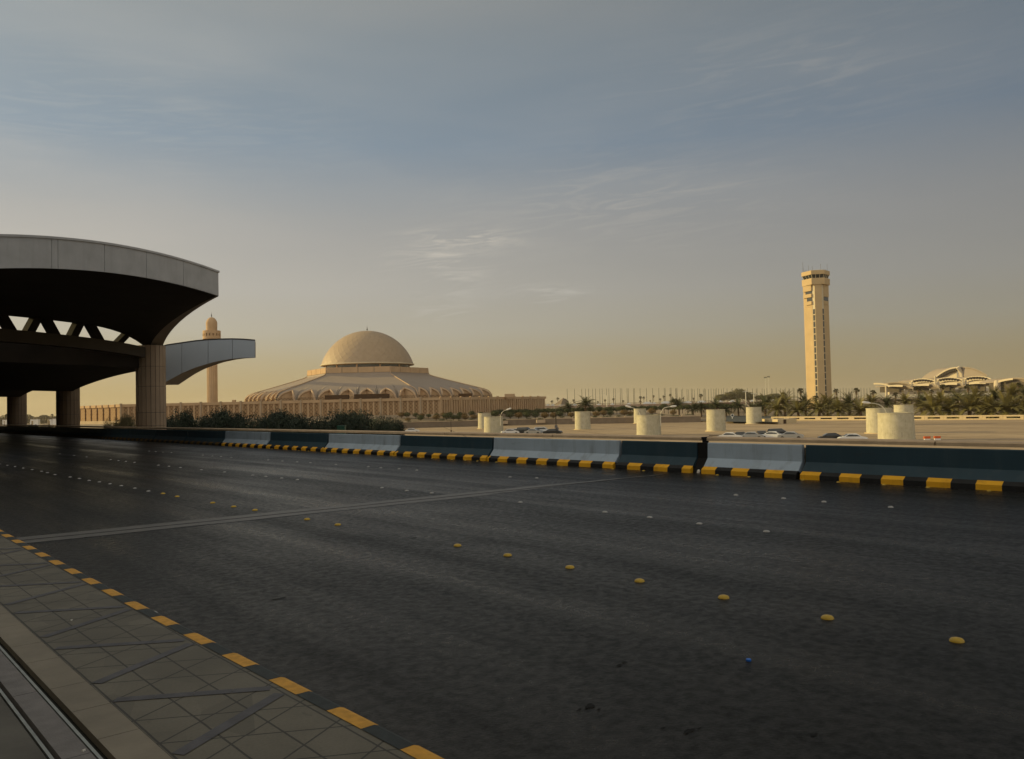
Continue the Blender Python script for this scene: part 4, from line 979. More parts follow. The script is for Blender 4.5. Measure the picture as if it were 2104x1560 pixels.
# ------------------------------------------------------------------ far terminal
DF=620.; uf=DF/1700.
ft=thing('far_terminal','distant cream terminal with tiered vaulted shell roofs among the palms','building',tuple(Vector((at(1950,806,DF).x,at(1950,806,DF).y,-2))))
def band_arc(xa,ya,xm,ym,xb,yb,D,th,depth,m,nm,roofm=None,back=24.,n=18,fill=None,fillb=None,tilt=1.1,fillm=None):
    # arch through three picture points at distance D, th picture px thick, with a vault running back
    g=MB(); top=[];bot=[]
    for i in range(n+1):
        x=xa+(xb-xa)*i/n
        # quadratic through three points
        L0=(x-xm)*(x-xb)/((xa-xm)*(xa-xb)); L1=(x-xa)*(x-xb)/((xm-xa)*(xm-xb)); L2=(x-xa)*(x-xm)/((xb-xa)*(xb-xm)); y=ya*L0+ym*L1+yb*L2
        DD=D-tilt*uf*(x-xa); top.append(at(x,y,DD)); bot.append(at(x,y+th,DD))
    o_=FH*depth; g.sheet([bot,top],[[p-o_ for p in bot],[p-o_ for p in top]],0); link(nm,g,m,ft,world=True)
    if roofm:
        g=MB(); o2=FH*back; g.sheet([[p+FH*.1+Vector((0,0,-.9)) for p in top],[p+o2+Vector((0,0,-.9)) for p in top]],[[p+FH*.1+Vector((0,0,-.1)) for p in top],[p+o2+Vector((0,0,-.1)) for p in top]],0); link('vault_roof',g,roofm,ft,world=True)
    if fill:
        g=MB(); o3=FH*fillb; g.grid([[p+o3 for p in top],[at(xa+(xb-xa)*i/n,fill,D-tilt*uf*((xb-xa)*i/n))+o3 for i in range(n+1)]]); link('recess_wall',g,fillm or M['fdark'],ft,world=True)
X=lambda c:1740+c/5.78; Y=lambda c:730+c/5.78
def A(xa,ya,xm,ym,xb,yb,th,D,roof=None,fill=None,fillb=8.,m=None,nm='arch_rim',fillm=None):
    band_arc(X(xa),Y(ya),X(xm),Y(ym),X(xb),Y(yb),D,th/5.78,1.0,m or M['fterm'],nm,roof,22.,18,Y(fill) if fill else None,fillb,1.1,fillm)
# big hall behind
A(1045,260,1190,165,1330,142,14,DF+70,M['fgrey'],330,3,nm='hall_arch',fillm=M['fterm']); A(1330,142,1500,158,1655,235,10,DF+50,M['fgrey'],330,1,M['fgrey'],'hall_roof_edge',fillm=M['fgrey'])
g=MB(); g.tube([at(X(a),Y(b),DF+48) for a,b in((1315,142),(1340,175),(1360,220),(1370,275))],1.5,6); link('hall_rib',g,M['fterm'],ft,world=True,smooth=True)
g=MB()
for q in range(12):
    x=1095+q*19; y=262-math.sin((q/11)*1.45)*88; a=at(X(x),Y(y),DF+69.-1.1*uf*(x-1045)/5.78); g.box(a,(2.4,.8,2.4),RZ)
link('hall_clerestory',g,M['fdark'],ft,world=True)
for xa,ya,xm,ym,xb,yb in((760,305,900,277,1050,305),(1070,290,1220,262,1372,292),(1395,275,1550,248,1700,275)):
    A(xa,ya,xm,ym,xb,yb,13,DF+35,M['fgrey'],345,3,nm='upper_arch',fillm=M['fterm'])
    g=MB()
    for q in range(7):
        x=xa+50+(xb-xa-100)*q/6; f=(x-xa)/(xb-xa); y=ya-28*4*f*(1-f)+24; a=at(X(x),Y(y),DF+33.6-1.1*uf*(x-xa)/5.78)
        p=[a+R0*-1.5+Vector((0,0,1.0)),a+R0*1.5+Vector((0,0,1.0)),a+Vector((0,0,-1.3))]; g.add(p+[v+FH*.8 for v in p],[(0,2,1),(3,4,5),(0,1,4,3),(1,2,5,4),(2,0,3,5)])
    link('triangular_windows',g,M['fdark'],ft,world=True)
    A(xa,ya+30,xm,ym+36,xb,yb+30,8,DF+34,None,nm='lower_rim')
for xa,ya,xm,ym,xb,yb,bx in((490,360,620,350,785,385,655),(795,352,930,338,1095,380,968),(1105,345,1260,327,1410,368,1300),(1445,330,1600,315,1785,350,1640)):
    A(xa,ya,xm,ym,xb,yb,6,DF,M['fgrey'],440,14.,M['fgrey'],'shell_edge')
    A(xa,ya-4,(xa+bx)/2,ym+2,bx,ym+3,24,DF-2,None,nm='lit_fascia')
for x,y0,y1,w_ in((465,345,465,26),(1100,360,470,11),(784,380,440,11),(1780,350,412,24),(1050,250,320,22),(1375,290,330,20),(770,320,345,20),(1085,315,345,24),(1410,300,330,24),(1745,290,330,26)):
    a=at(X(x),Y(y0),DF-1); b=at(X(x),Y(y1),DF-1); g=MB(); r=w_/5.78*uf/2; g.lathe([(r,b.z-2),(r,a.z-r),(r*1.15,a.z-r*.4),(r*.9,a.z),(r*.3,a.z+r*.3)],12,(a.x,a.y,0)); link('pier',g,M['fterm'],ft,world=True,smooth=True)
A(318,330,400,333,485,350,18,DF-1,None,nm='cantilever_wing')
A(480,330,620,322,760,345,6,DF+10,M['fgrey'],nm='shell_edge',m=M['fgrey'])
g=MB(); 
for (xa,xb,ya,yb) in((495,780,440,462),(800,1400,425,450),(1150,1790,405,432),(640,720,420,470)):
    a=at(X(xa),Y(ya),DF+4); b=at(X(xb),Y(yb),DF+4); g.box((a+b)/2,((b-a).dot(R0),3.,abs(a.z-b.z)+.1),RZ)
link('entrance_parapet',g,M['fterm'],ft,world=True)
ft2=thing('far_terminal','second distant terminal cut off by the right edge of the photo','building',tuple(Vector((at(2080,806,DF-60).x,at(2080,806,DF-60).y,-2))))
_ft=ft; ft=ft2
A(1790,310,1990,268,2300,330,8,DF-60,M['fgrey'],440,10,M['fgrey'],'shell_edge'); A(1797,303,1880,282,1960,272,22,DF-63,None,nm='lit_fascia')
g=MB(); a=at(X(1785),Y(300),DF-60); b=at(X(1785),Y(420),DF-60); g.lathe([(2.2,b.z-2),(2.2,a.z-2),(1.6,a.z)],12,(a.x,a.y,0)); link('pier',g,M['fterm'],ft,world=True,smooth=True); ft=_ft
# ------------------------------------------------------------------ overpass and far things
ov=thing('highway_overpass','long pale concrete overpass crossing behind the gardens to the airport','overpass',tuple(Vector((at(1400,828,1000).x,at(1400,828,1000).y,-4))))
pts=[(1090,829.5),(1130,830.3),(1200,829.8),(1300,827.6),(1400,825.2),(1500,822.8),(1600,820.8),(1700,819.4),(1800,817.6),(1900,816),(2000,814.5)]
def ovb(dy0,dy1,D0,m,nm,th):
    g=MB(); A_=[at(x,y+dy0,D0) for x,y in pts]; B_=[at(x,y+dy1,D0) for x,y in pts]; o=FH*th
    g.sheet([B_,A_],[[p-o for p in B_],[p-o for p in A_]],0); link(nm,g,m,ov,world=True)
ovb(0,.9,1000,M['over'],'far_railing',.5); ovb(3.4,8.2,988,M['over'],'deck_edge',1.0)
g=MB(); A_=[at(x,y+3.6,1000) for x,y in pts]; B_=[at(x,y+3.6,988) for x,y in pts]; g.grid([B_,A_]); link('deck',g,M['road2'],ov,world=True)
for i in range(26):
    x=1125+i*34; y=interp(pts,min(x,2000)); g=MB(); a=at(x,y+8.1,993); g.box((a.x,a.y,(a.z-7)/2),(1.4,1.4,a.z+7),RZ); link('pier',g,M['over'],ov,world=True)
g=MB()
for i in range(50):
    x=1120+i*17; y=interp(pts,min(x,2000)); g.box(at(x,y+1.8,999.6),(.4,.3,3))
link('railing_posts',g,M['over'],ov,world=True)
def farcar(px,D,dy,ln,hh,m,label):
    y=interp(pts,px); p=at(px,y+dy,D); t=thing('distant_vehicle',label,'vehicle',tuple(p),RZ,'vehicles crossing the far overpass')
    g=MB(); g.box((0,0,hh*.3),(ln,1.8,hh*.6)); g.box((0,0,hh*.78),(ln*.62,1.6,hh*.42),taper=.85); link('body',g,m,t)
fc=[(1126,4.2,1.4),(1136,4.4,1.4),(1153,5.5,1.6),(1172,4.2,1.4),(1181,4.4,1.8),(1210,4.4,1.6),(1230,4.2,1.4),(1258,4.2,1.5),(1292,4.5,1.6),(1330,11,2.6),(1344,4.4,1.6),(1368,11.5,2.8),(1402,4.4,1.5),(1412,10,2.2),(1441,10,2.4),(1478,8,2),(1504,6,2),(1545,4.5,1.6),(1590,4.5,1.6),(1618,4.4,1.5)]
for px,ln,hh in fc: farcar(px,994,3.2,ln,hh,M['carw'] if ln<12 else M['cars'],'tiny white vehicle crossing the far overpass' if ln<7 else 'tiny long white bus crossing the far overpass')
# masts
mast=MB(); mast.tube([(0,0,0),(0,0,1)],[.34,.22],5); mast_o=None
P4=[458,563,668,720,766,825,865,927,962,1025,1058,1125,1150,1222,1245,1320,1338,1412,1428,1508,1600,1688,1778,1855,1870,1940,1955,2025,2040]
xs=[(1100+x/7.013,799.6-(x/7.013)*.008,1180) for x in P4]
P5=[58,75,140,158,220,243,282,298,325,375,403,455,472,487,530,567,606,628,643,675,720,748,797,858,873,943,1020,1090,1163,1217,1230,1303,1335,1372,1437,1455,1505,1568,1622,1638,1690,1700,1750,1765,1810,1905,1928,1947]
xs+=[(1380+x/7.013,798.5-(x/7.013)*.006+(i%3),1260 if i%2 else 1190) for i,x in enumerate(P5)]
xs+=[(1714+i*6.1,797+(i%3)*.8,1250) for i in range(13)]
for i,(px,py,D) in enumerate(xs):
    p=at(px,py,D); hh=p.z+5
    if mast_o is None: mast_o=link('tall_mast',mast,M['bronze']); o=mast_o
    else: o=mast_o.copy(); COL.objects.link(o)
    o.location=(p.x,p.y,-5); o.scale=(1,1,hh); tag(o,'thin dark mast in the long row of masts behind the far overpass','mast','row of thin masts behind the overpass')
for px,yt,yb,lb in [(1246.5,813,836,'pale single-arm lamp post in front of the overpass among the masts'),(1532,805,835,'pale twin-arm lamp post left of the pair by the olive tree mound'),(1548.5,809,833,'pale lamp post right of the pair by the olive tree mound')]:
    D=470; a=at(px,yt,D); b=at(px,yb,D); t=thing('lamp_post',lb,'lamp post',(a.x,a.y,b.z))
    g=MB(); g.tube([(0,0,0),(0,0,a.z-b.z)],.28,6); link('pole',g,M['lamp'],t)
    g=MB(); h_=a.z-b.z; 
    if px<1300: g.tube([(0,0,h_),(R0.x*-.6,R0.y*-.6,h_+.9),(R0.x*-2.0,R0.y*-2.0,h_+1.5)],.14,5)
    else: g.tube([(R0.x*-1.6,R0.y*-1.6,h_),(0,0,h_),(R0.x*1.6,R0.y*1.6,h_)],.16,5)
    link('arm',g,M['lamp'],t)
for px,lb in((1572.5,'left'),(1579.0,'right')):
    D=1300; a=at(px,775.5 if px>1575 else 777,D); t=thing('floodlight_mast','very tall pale floodlight mast, '+lb+' one of the pair above the mast row','mast',(a.x,a.y,-5))
    g=MB(); g.tube([(0,0,0),(0,0,a.z+5)],[.45,.28],6); link('pole',g,M['lamp'],t)
    g=MB(); 
    for q in(-1,0,1): g.box((R0.x*q*1.5,R0.y*q*1.5,a.z+5.8),(.8,.6,2.0),RZ)
    link('lamp_cluster',g,M['bronze'],t)
# ------------------------------------------------------------------ plants
def leafball(r,rx,ry,rz,n,size,flat=0,seed=0,low=-1.,lump=.22):
    g=MB(); rn=random.Random(seed); off=Vector((rn.uniform(-50,50),)*3)
    for _ in range(n):
        while True:
            d=Vector((rn.gauss(0,1),rn.gauss(0,1),rn.gauss(0,1)))
            if d.length>.01:
                d.normalize()
                if d.z>low: break
        k=1+lump*2*(mnoise.noise(d*2.1+off)); rad=(rn.random()**.28)*k
        c=Vector((d.x*rx,d.y*ry,d.z*rz))*rad; c.z+=r
        s=size*rn.uniform(.6,1.3); a=Vector((rn.gauss(0,1),rn.gauss(0,1),rn.gauss(0,1))).normalized(); b=a.cross(d+Vector((.01,0,0)))
        if b.length<.05: continue
        b.normalize(); g.add([c-a*s,c+b*s*.5,c+a*s,c-b*s*.5],[(0,1,2,3)])
    return g
# dark shrubs between the parapet and the mosque
def treething(name,label,cat,group,mb,trunk,mf,mtk,loc,scale=1,rz=0):
    t=thing(name,label,cat,loc,rz,group); link('crown',mb,mf,t); link('trunk',trunk,mtk,t); t.scale=(scale,)*3 if not isinstance(scale,tuple) else scale; return t
def trunkmb(h,r,seed=1,br=5):
    g=MB(); rn=random.Random(seed); g.tube([(0,0,-.3),(.05,.02,h*.5),(.0,.05,h)],[r*1.3,r,r*.7],7)
    for i in range(br):
        a=6.28*i/br+rn.random(); g.tube([(0,0,h*.55),(math.cos(a)*h*.3,math.sin(a)*h*.3,h*.95),(math.cos(a)*h*.45,math.sin(a)*h*.45,h*1.3)],[r*.5,r*.35,r*.12],5)
    return g
bushes=[]
for k in range(4):
    mb=MB(); rn=random.Random(100+k)
    for q in range(10):
        a=rn.uniform(0,6.28); rr=rn.uniform(.2,1.6) if q else 0; sz=rn.uniform(.8,1.35) if q else 1.7
        sz*=1.15; sub=leafball(0,sz,sz,sz*rn.uniform(.9,1.25),2300 if q else 3600,.11,seed=k*10+q)
        ox,oy,oz=math.cos(a)*rr,math.sin(a)*rr,5.0+rn.uniform(-3.0,.8)*(1 if q else 0)
        mb.add([(x+ox,y+oy,z+oz) for x,y,z in sub.v],[f for f in sub.f])
    bushes.append(mb)
BS=[(373,843.5,52,'rounded one nearest the pillar'),(412,856,40,'low one right of the rounded crown by the pillar'),(434,853,40,'low one below the minaret'),(462,842,50,'tall one right of the minaret'),(489,850,42,'second right of the minaret'),(520,851,52,'broad one under the left end of the mosque roof'),(549,855,40,'small one left of the tall middle crown'),(582,844,58,'tall middle one under the left slope of the mosque'),(618,853,50,'first right of the tall middle crown'),(652,853,52,'second right of the tall middle crown'),(690,850,50,'one behind the green container'),(715,847,52,'left one of the pair under the dome'),(742,844.5,60,'right one of the pair under the dome, tallest of them'),(783,853,44,'low one right of the pair under the dome'),(806,862,38,'small one at the right end of the shrub row'),(350,860,30,'small one touching the pillar')]
protos=[]
for i,(px,yt,wd,lb) in enumerate(BS):
    D=96+ (i*7)%17; sc_=(wd*D/1700)/3.5; a=at(px,yt,D); H_=a.z+5.5
    k=i%4
    if len(protos)<=k:
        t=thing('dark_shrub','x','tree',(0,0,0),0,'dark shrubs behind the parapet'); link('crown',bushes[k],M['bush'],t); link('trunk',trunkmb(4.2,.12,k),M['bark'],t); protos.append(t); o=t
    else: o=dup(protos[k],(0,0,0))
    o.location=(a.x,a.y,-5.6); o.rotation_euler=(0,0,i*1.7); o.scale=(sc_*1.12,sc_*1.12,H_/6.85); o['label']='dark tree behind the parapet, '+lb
# olive brown shrubs by the pillar
for i,(px,yt,wd,m,lb) in enumerate([(222,862,22,'bushb','thin sparse shrub before the slotted wall'),(238,866,14,'bushb','small thin shrub right of the sparse one before the slotted wall'),(252,857,26,'bushb','olive shrub at the corner of the slotted wall'),(268,855,30,'bushb','olive-brown shrub directly left of the near pillar')]):
    D=105; a=at(px,yt,D); sc_=(wd*D/1700)/3.5
    t=thing('olive_shrub','leafy '+lb,'shrub',(a.x,a.y,-5.6),i*1.1,'olive shrubs left of the near pillar'); link('crown',bushes[(i+1)%4],M[m],t); link('trunk',trunkmb(4.2,.12,k),M['bark'],t); t.scale=(sc_,sc_,(a.z+5.6)/6.85)
# clipped garden trees
def clipped(seed,w=1.5,h=1.0): 
    return leafball(2.1,w,w,h,1300,.12,seed=seed,lump=.07)
ct={}
def clip_tree(px,yb,wd,brown,D=None,z=None,lb=''):
    key=('b' if brown else 'g')+str(int(px)%2)
    if z is None: z=-3.45+ (D-305)*.03
    p=at(px,yb,D)
    if key not in ct:
        t=thing('clipped_tree','x','tree',(0,0,0),0,'clipped round trees in the mosque gardens'); link('crown',clipped(int(px)%2+(5 if brown else 0)),M['tbrown'] if brown else M['tgreen'],t)
        g=MB(); g.tube([(0,0,-.5),(0,0,1.8)],[.12,.09],6); g.tube([(0,0,.9),(.5,.1,1.9)],.06,5); g.tube([(0,0,.8),(-.5,-.2,1.9)],.06,5); link('trunk',g,M['bark'],t); ct[key]=t; o=t
    else: o=dup(ct[key],(0,0,0))
    sc_=wd*D/1700/3.0; o.location=(p.x,p.y,p.z-.0); o.rotation_euler=(0,0,px); o.scale=(sc_,sc_,sc_*.95); o['label']=lb
LB={1:'brownish clipped round tree in the front garden row',0:'green clipped round tree in the front garden row'}
C8=[(222,525,80,1),(375,510,100,0),(565,505,100,1),(690,500,115,0),(770,495,85,0),(830,495,90,0),(910,500,95,1),(1020,495,90,1),(1270,470,115,0),(1450,485,110,0),(1555,490,112,1),(1650,485,118,0),(1755,480,105,0),(1870,485,100,1),(1970,480,95,1),(2050,470,110,0)]
for x,y,w_,b in C8:
    px=800+x/5.844; clip_tree(px,780+y/5.844+2.0,w_/5.844,b,309,None,LB[b]+(' before the lattice wall' if px<1000 else ' right of the left pair of cylinders'))
for x,y,w_,b in [(135,850,112,1),(265,845,105,1),(520,845,105,1),(880,840,120,1),(985,830,120,1),(1080,830,120,0),(1280,830,130,1),(1370,830,110,1),(1680,805,130,1),(1990,815,110,1)]:
    px=1100+x/7.013; clip_tree(px,740+y/7.013+1.5,w_/7.013,b,318,None,LB[b]+(' between the lone cylinder and the lamps' if px>1215 else ' left of the lone cylinder'))
for i in range(66):
    px=1015+i*7.6+rnd.uniform(-3,3); D=345+rnd.uniform(-6,14)+(px-1015)*.05
    if 1290<px<1330: pass
    clip_tree(px,hor(px)+ 23.5-(px-1015)*.006+rnd.uniform(-1,1),rnd.uniform(14,17.5),0,D,None,'green clipped tree in the dense back garden row')
for i in range(12):
    px=822+i*15+rnd.uniform(-3,3); clip_tree(px,hor(px)+24.5+rnd.uniform(-.5,1),rnd.uniform(12,16),i%3==0,320,None,'small clipped tree close under the lattice wall')
# low hedges and planters
for i in range(26):
    px=835+i*23+rnd.uniform(-6,6); py=hor(px)+30.5-(px-835)*.003+rnd.uniform(-1.5,3); p=at(px,py,300.5+(i%3)*3)
    t=thing('planter','low pale planter kerb with dark hedge in the terraced garden','planter',(p.x,p.y,p.z),RZ+rnd.uniform(-.1,.1),'low planters in the terraced garden')
    g=MB(); ln=rnd.uniform(2.2,5); g.box((0,0,-.5),(ln,1.6,1.2)); link('kerb_box',g,M['mbase'],t); sub=leafball(.35,ln*.42,.6,.35,160,.14,seed=i); link('hedge',sub,M['tgreen'],t)
# date palms
def palm_mb(seed,nf=58,ln=3.6,droop=1.15,lw=.42):
    g=MB(); rn=random.Random(seed)
    for i in range(nf):
        a=rn.uniform(0,6.28); el=R(rn.triangular(-25,85,38)); L_=ln*rn.uniform(.8,1.1); pts=[]; p=Vector((0,0,0)); d=Vector((math.cos(a)*math.cos(el),math.sin(a)*math.cos(el),math.sin(el))); m=11
        for q in range(m+1):
            pts.append(p.copy()); p=p+d*L_/m; d=(d+Vector((0,0,-.10*droop))).normalized()
        for q in range(1,m+1):
            t=(pts[q]-pts[q-1]).normalized(); s=t.cross(Vector((0,0,1)))
            if s.length<.05: s=Vector((1,0,0))
            s.normalize(); u_=s.cross(t); wv=lw*math.sin(math.pi*min(.97,(q/m)*.85+.12))*1.5
            for sg in(-1,1):
                for h_ in(0,.5):
                    b=pts[q-1].lerp(pts[q],h_); tip=b+s*sg*wv*rn.uniform(.8,1.1)+t*wv*.8+u_*wv*.35*rn.uniform(.3,1.2)+Vector((0,0,-.10*wv)); g.add([b,b+t*.12,tip],[(0,1,2)])
        g.tube([pts[0],pts[4],pts[8],pts[-1]],[.05,.035,.02,.008],3)
    return g
pt={}
def palm_trunk():
    g=MB(); pr=[]
    for i in range(21):
        pr.append((.30+(.05 if i%2 else 0)-.004*i,-1.+i*.25)) 
    g.lathe(pr,10); return g
def date_palm(px,yc,wd,D,dark,lb):
    kk=(dark,int(px)%3); p=at(px,yc,D); gz=-5.0; sc_=wd*(1.15 if px<1780 or yc>838 else .92)*D/1700/6.0
    if kk not in pt:
        t=thing('date_palm','x','palm tree',(0,0,0),0,'date palms beyond the parking roof'); o_=link('fronds',palm_mb(int(px)),M['palmd'] if dark else M['palm'],t); 
        g=palm_trunk(); tr=link('trunk',g,M['trunk'],t); tr.location=(0,0,-4.1); pt[kk]=t; o=t
    else: o=dup(pt[kk],(0,0,0))
    o.location=(p.x,p.y,p.z); o.rotation_euler=(0,0,px*.7); o.scale=(sc_,)*3; o['label']=lb
fr=[(1597,843,52),(1640,846,50),(1683,843,54),(1722,845,54),(1768,846,56),(1915,842,72),(1951,845,60),(1992,842,78),(2031,846,66),(2068,844,80),(2100,846,64)]
for i,(px,yc,wd) in enumerate(fr):
    date_palm(px,yc,wd,292-(px-1590)*.07,False,'golden-green date palm in the front row behind the parapet, number %d from the left'%(i+1) if 0 else 'golden-green front-row date palm behind the slotted parapet, '+['left end of the row','second from the left','just left of the tower base','under the tower base','right of the tower base','first right of the far cylinder','second right of the far cylinder','third right of the far cylinder','fourth right of the far cylinder','second from the right edge','at the right edge'][i])
br=[(1572,833,46),(1612,830,50),(1655,832,46),(1700,833,48),(1745,833,50),(1790,830,50),(1822,832,50),(1860,828,52),(1893,828,56),(1932,826,58),(1968,823,60),(2005,820,62),(2042,820,64),(2078,816,70),(2110,820,64)]
for i,(px,yc,wd) in enumerate(br):
    date_palm(px,yc,wd,335-(px-1572)*.05,i%2==0,'dense date palm of the back row, '+('left of the tower' if px<1655 else 'between the tower and the far terminal' if px<1800 else 'in front of the far terminal'))
for (px,yc,wd) in [(1167,838,26),(1203,833,40),(1395,834,34),(1424,842,30),(1441,840,30),(1472,836,36),(1492,845,26),(1517,836,34),(1545,842,34),(1385,826,20),(1560,840,34)]:
    date_palm(px,yc,wd,350,True,'dark date palm behind the garden trees, '+('left of the double lamps' if px<1300 else 'between the double lamps and the low cream box'))
# fan palms
def fan_mb(seed):
    g=MB(); rn=random.Random(seed)
    for i in range(34):
        a=rn.uniform(0,6.28); el=R(rn.uniform(-30,80)); d=Vector((math.cos(a)*math.cos(el),math.sin(a)*math.cos(el),math.sin(el))); c=d*rn.uniform(.7,1.0); s=d.cross(Vector((0,0,1))); s.normalize(); u_=s.cross(d)
        for q in range(7):
            b=R(-75+25*q); e1=(d*math.cos(b)+s*math.sin(b)).normalized(); tip=c+e1*.95+Vector((0,0,-.15)); w_=s*.09; g.add([c,c+e1*.5+u_*.05+s.cross(e1)*.07,tip],[(0,1,2)]); g.add([c,tip,c+e1*.5-s.cross(e1)*.08+w_*.8],[(0,1,2)])
        g.tube([(0,0,0),c],.03,3)
    return g
def fan_skirt(seed):
    g=MB(); rn=random.Random(seed)
    for i in range(110):
        a=rn.uniform(0,6.28); z=rn.uniform(-2.0,-.2); r=rn.uniform(.35,.85)*(1+z*.25); c=Vector((math.cos(a)*.25,math.sin(a)*.25,z+.35)); t=Vector((math.cos(a)*r,math.sin(a)*r,z-.3)); s=Vector((-math.sin(a),math.cos(a),0))*.14; g.add([c,t-s,t+s],[(0,1,2)])
    return g
fpz=[]
def fan_palm(px,yc,wd,D,lb,zg=-4.5):
    p=at(px,yc,D); sc_=wd*D/1700/3.2
    if not fpz:
        t=thing('fan_palm','x','palm tree',(0,0,0),0,'tall fan palms'); link('crown',fan_mb(3),M['fan'],t); link('dry_skirt',fan_skirt(4),M['skirt'],t); g=MB(); g.tube([(0,0,-6),(.1,0,-3),(0,0,0)],[.28,.2,.17],8); link('trunk',g,M['trunk'],t); fpz.append(t); o=t
    else: o=dup(fpz[0],(0,0,0))
    o.location=(p.x,p.y,p.z); o.rotation_euler=(0,0,px*1.3); o.scale=(sc_,)*3; o['label']=lb
for x,y,w_ in [(240,600,42),(322,560,46),(430,585,60),(462,600,40),(550,585,40),(568,612,26),(780,600,42),(900,608,36),(1005,585,40),(1125,570,42),(1265,595,34),(1515,545,52),(1563,545,42),(1703,525,36),(1800,570,38),(1850,530,42),(1942,510,42),(1655,590,26),(1510,600,40)]:
    px=1100+x/7.013; fan_palm(px,740+y/7.013,w_/7.013,1070,'small distant fan palm at the overpass, '+('right of the precinct wall' if px<1200 else 'among the masts above the lone cylinder' if px<1300 else 'among the masts above the double lamps'))
for x,y,w_ in [(170,555,32),(315,560,36),(420,515,62),(30,590,70)]:
    px=1380+x/7.013; fan_palm(px,740+y/7.013,w_/7.013,1070,'small distant fan palm left of the olive tree mound')
for px,yc,w_,D,lb in [(1609.5,811.5,12,520,'fan palm left of the tower, lower one'),(1645,804,14,430,'tall fan palm directly left of the tower'),(1676,819.5,14,420,'fan palm overlapping the tower base'),(1718,804.5,12,430,'tall fan palm directly right of the tower'),(1759.5,803,13,430,'fan palm midway between the tower and the far terminal'),(1794,807.5,13,430,'fan palm below the left wing of the far terminal'),(1887,800,15,380,'fan palm before the leftmost arches of the far terminal'),(1937,796,14,380,'fan palm before the middle of the far terminal'),(1989,796,15,380,'fan palm before the right arches of the far terminal'),(2093,794,18,360,'fan palm near the right edge of the photo'),(1840,812,12,430,'short fan palm in front of the pale fins of the terminal'),(1895,818,10,380,'low fan palm below the terminal arches'),(1914,805,9,430,'slim fan palm before the terminal entrance')]:
    fan_palm(px,yc,w_,D,lb)
# olive tree mounds behind the overpass
for i,(px,py,w_,h_,lb) in enumerate([(1482,817,26,12,'left lobe of the olive tree mound'),(1500,814,28,16,'left middle of the olive tree mound'),(1519,810,32,22,'highest crown of the olive tree mound'),(1538,815,26,16,'right lobe of the olive tree mound'),(1563,817,26,9,'first low crown right of the olive mound'),(1590,815,34,11,'broad low crown left of the tower')]):
    D=1080; a=at(px,py,D); u_=D/1700; g=leafball(0,w_*u_*.55,w_*u_*.45,h_*u_*.55,2600,.8,seed=40+i,lump=.2)
    t=thing('olive_tree','olive-green tree behind the overpass, '+lb,'tree',(a.x,a.y,-5),0,'olive trees behind the overpass'); g.v=[(x,y,z+a.z+5) for x,y,z in g.v]; link('crown',g,M['olive'],t); g=MB(); g.tube([(0,0,0),(0,0,a.z+5)],[.5,.3],6); link('trunk',g,M['bark'],t)
# flower bed
g=MB(); sub=MB(); rn=random.Random(3)
a=G(1455,834,-4.2); 
for i in range(2500):
    px=rn.uniform(1448,1520); D=rn.uniform(400,470); p=at(px,835,D); z=-2.2+rn.uniform(0,2.6); s=.5; sub.add([(p.x-s,p.y,z),(p.x,p.y+s,z+.3),(p.x+s,p.y,z),(p.x,p.y-s,z-.2)],[(0,1,2,3)])
o=link('flower_bed',sub,M['redfl']); o['kind']='stuff'; o['label']='reddish brown flowering hedge below the overpass'
# tent
p=at(1154,823,650); t=thing('tent','pale peaked tent roof right of the precinct wall','tent',(p.x,p.y,-4)); g=MB(); hh=at(1157,817.5,650).z+4; g.add([(-5,-4,hh-5.5),(5,-4,hh-5.5),(5,4,hh-5.5),(-5,4,hh-5.5),(2,0,hh)],[(0,1,4),(1,2,4),(2,3,4),(3,0,4)]); link('tent_roof',g,M['retw'],t)
g=MB(); 
for sx_ in(-4.8,4.8):
    for sy_ in(-3.8,3.8): g.tube([(sx_,sy_,0),(sx_,sy_,hh-5.4)],.15,5)
link('tent_poles',g,M['lamp'],t)
# far left: hazy tree belt, small pylons and lamp posts seen under the canopy
g=MB(); rn=random.Random(9)
for i in range(5200):
    px=rn.uniform(-60,260); D=rn.uniform(880,1000); hh=rn.uniform(0,1)**.8*(7.5+4*mnoise.noise(Vector((px*.06,0,0)))); p=at(px,860,D); z=-6.5+hh; s=rn.uniform(.6,1.6); a=rn.uniform(0,3.1)
    dx,dy=math.cos(a)*s,math.sin(a)*s; g.add([(p.x-dx,p.y-dy,z-s*.5),(p.x+dx,p.y+dy,z-s*.4),(p.x+dx*.6,p.y+dy*.6,z+s*.7),(p.x-dx*.7,p.y-dy*.7,z+s*.6)],[(0,1,2,3)])
o=link('tree_belt',g,m_foliage('hazy_leaves',(.12,.10,.06),(.19,.16,.10))); o['kind']='stuff'; o['label']='hazy far-off belt of trees under the canopy'
for px,lb in((107,'right of the second pillar'),(13.6,'left of the leftmost pillar')): fan_palm(px,853.5,6,700,'tiny distant fan palm on the left horizon, '+lb)
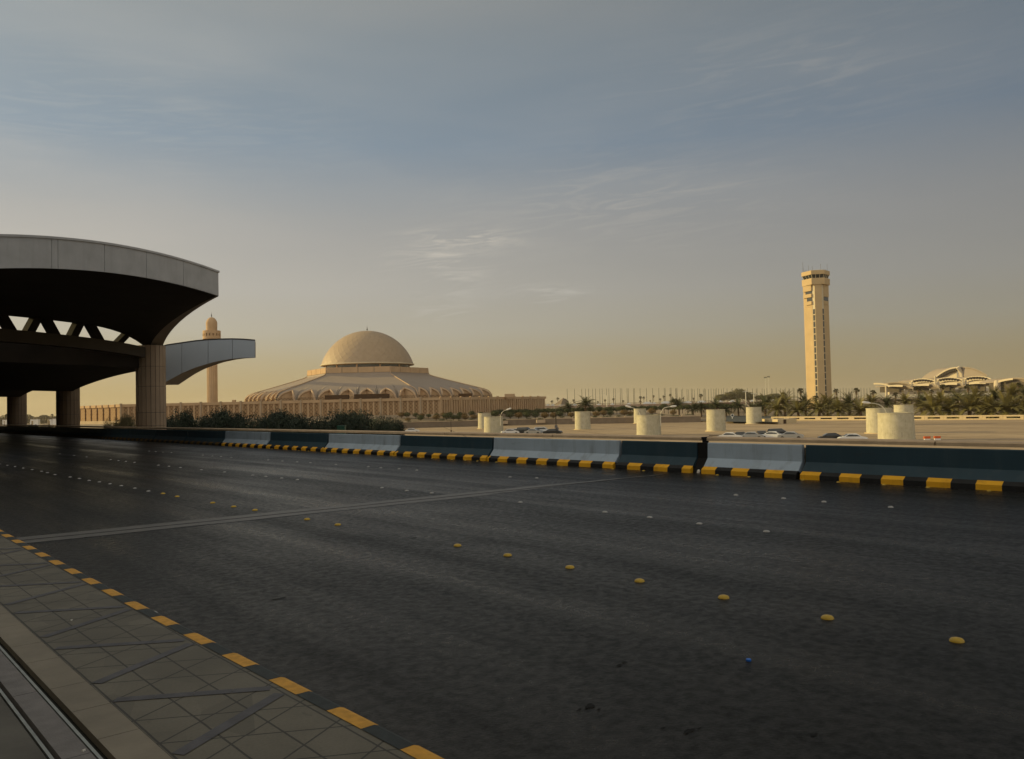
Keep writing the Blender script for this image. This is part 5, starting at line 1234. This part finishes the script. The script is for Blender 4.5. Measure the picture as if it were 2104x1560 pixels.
for px,yt,yb,w_,lb in [(8.7,867,877,1.2,'left of the leftmost pillar'),(66.2,867,877,2.4,'just right of the leftmost pillar'),(99,864,875,2.6,'taller one of two left of the second pillar'),(101.6,866.5,875,1.6,'shorter one of two left of the second pillar')]:
    D=300; a=at(px,yt,D); b=at(px,yb+2,D); t=thing('pale_pylon','pale concrete pylon on the plain '+lb,'pylon',(a.x,a.y,b.z),RZ); g=MB(); r=w_*D/1700/2; g.box((0,0,(a.z-b.z)/2),(r*2,r*2,a.z-b.z),taper=.9); g.box((0,0,(a.z-b.z)+.15),(r*2.3,r*2.3,.3)); link('pylon_shaft',g,M['para'],t)
for i,(px,py) in enumerate([(68.5,861.5),(76,861.5),(104.5,861.5),(114,860.3),(11.5,862.5)]):
    p=at(px,py,650); t=thing('distant_house','tiny white house in the hazy belt under the canopy','house',(p.x,p.y,-5.5),RZ,'tiny white houses in the hazy belt'); g=MB(); g.box((0,0,(p.z+5.5)/2),(3.2,3,p.z+5.5)); link('wall',g,M['white'],t); g=MB(); g.box((0,0,p.z+5.6),(3.6,3.4,.3)); link('roof',g,M['retw'],t)
for i,(px,py,ln) in enumerate([(62,878,5),(72,878,5),(95,877.6,14)]):
    p=at(px,py,180); g=leafball(0,ln*.1*1.2,1.2,.55,500,.12,seed=70+i); g.v=[(x,y,z+p.z+5.5) for x,y,z in g.v]; t=thing('far_hedge','dark low hedge on the plain between the left pillars, '+['left','middle','longest right'][i]+' one','hedge',(p.x,p.y,-5.5)); link('crown',g,M['bush'],t)
    g=MB(); g.tube([(0,0,0),(0,0,p.z+5.4)],.1,5); link('stem',g,M['bark'],t)

# ------------------------------------------------------------------ thin desert haze over the whole place
g=MB(); g.box((0,0,46.),(14400,14400,112))
hz_m=bpy.data.materials.new('haze'); hz_m.use_nodes=True; q=hz_m.node_tree; q.nodes.clear()
o_=q.nodes.new('ShaderNodeOutputMaterial'); v_=q.nodes.new('ShaderNodeVolumePrincipled'); v_.inputs['Density'].default_value=.00007; v_.inputs['Color'].default_value=(.93,.86,.74,1); v_.inputs['Anisotropy'].default_value=.2
q.links.new(v_.outputs[0],o_.inputs['Volume'])
o=link('haze',g,hz_m); o['kind']='stuff'; o['label']='thin warm haze in the air over the plain'
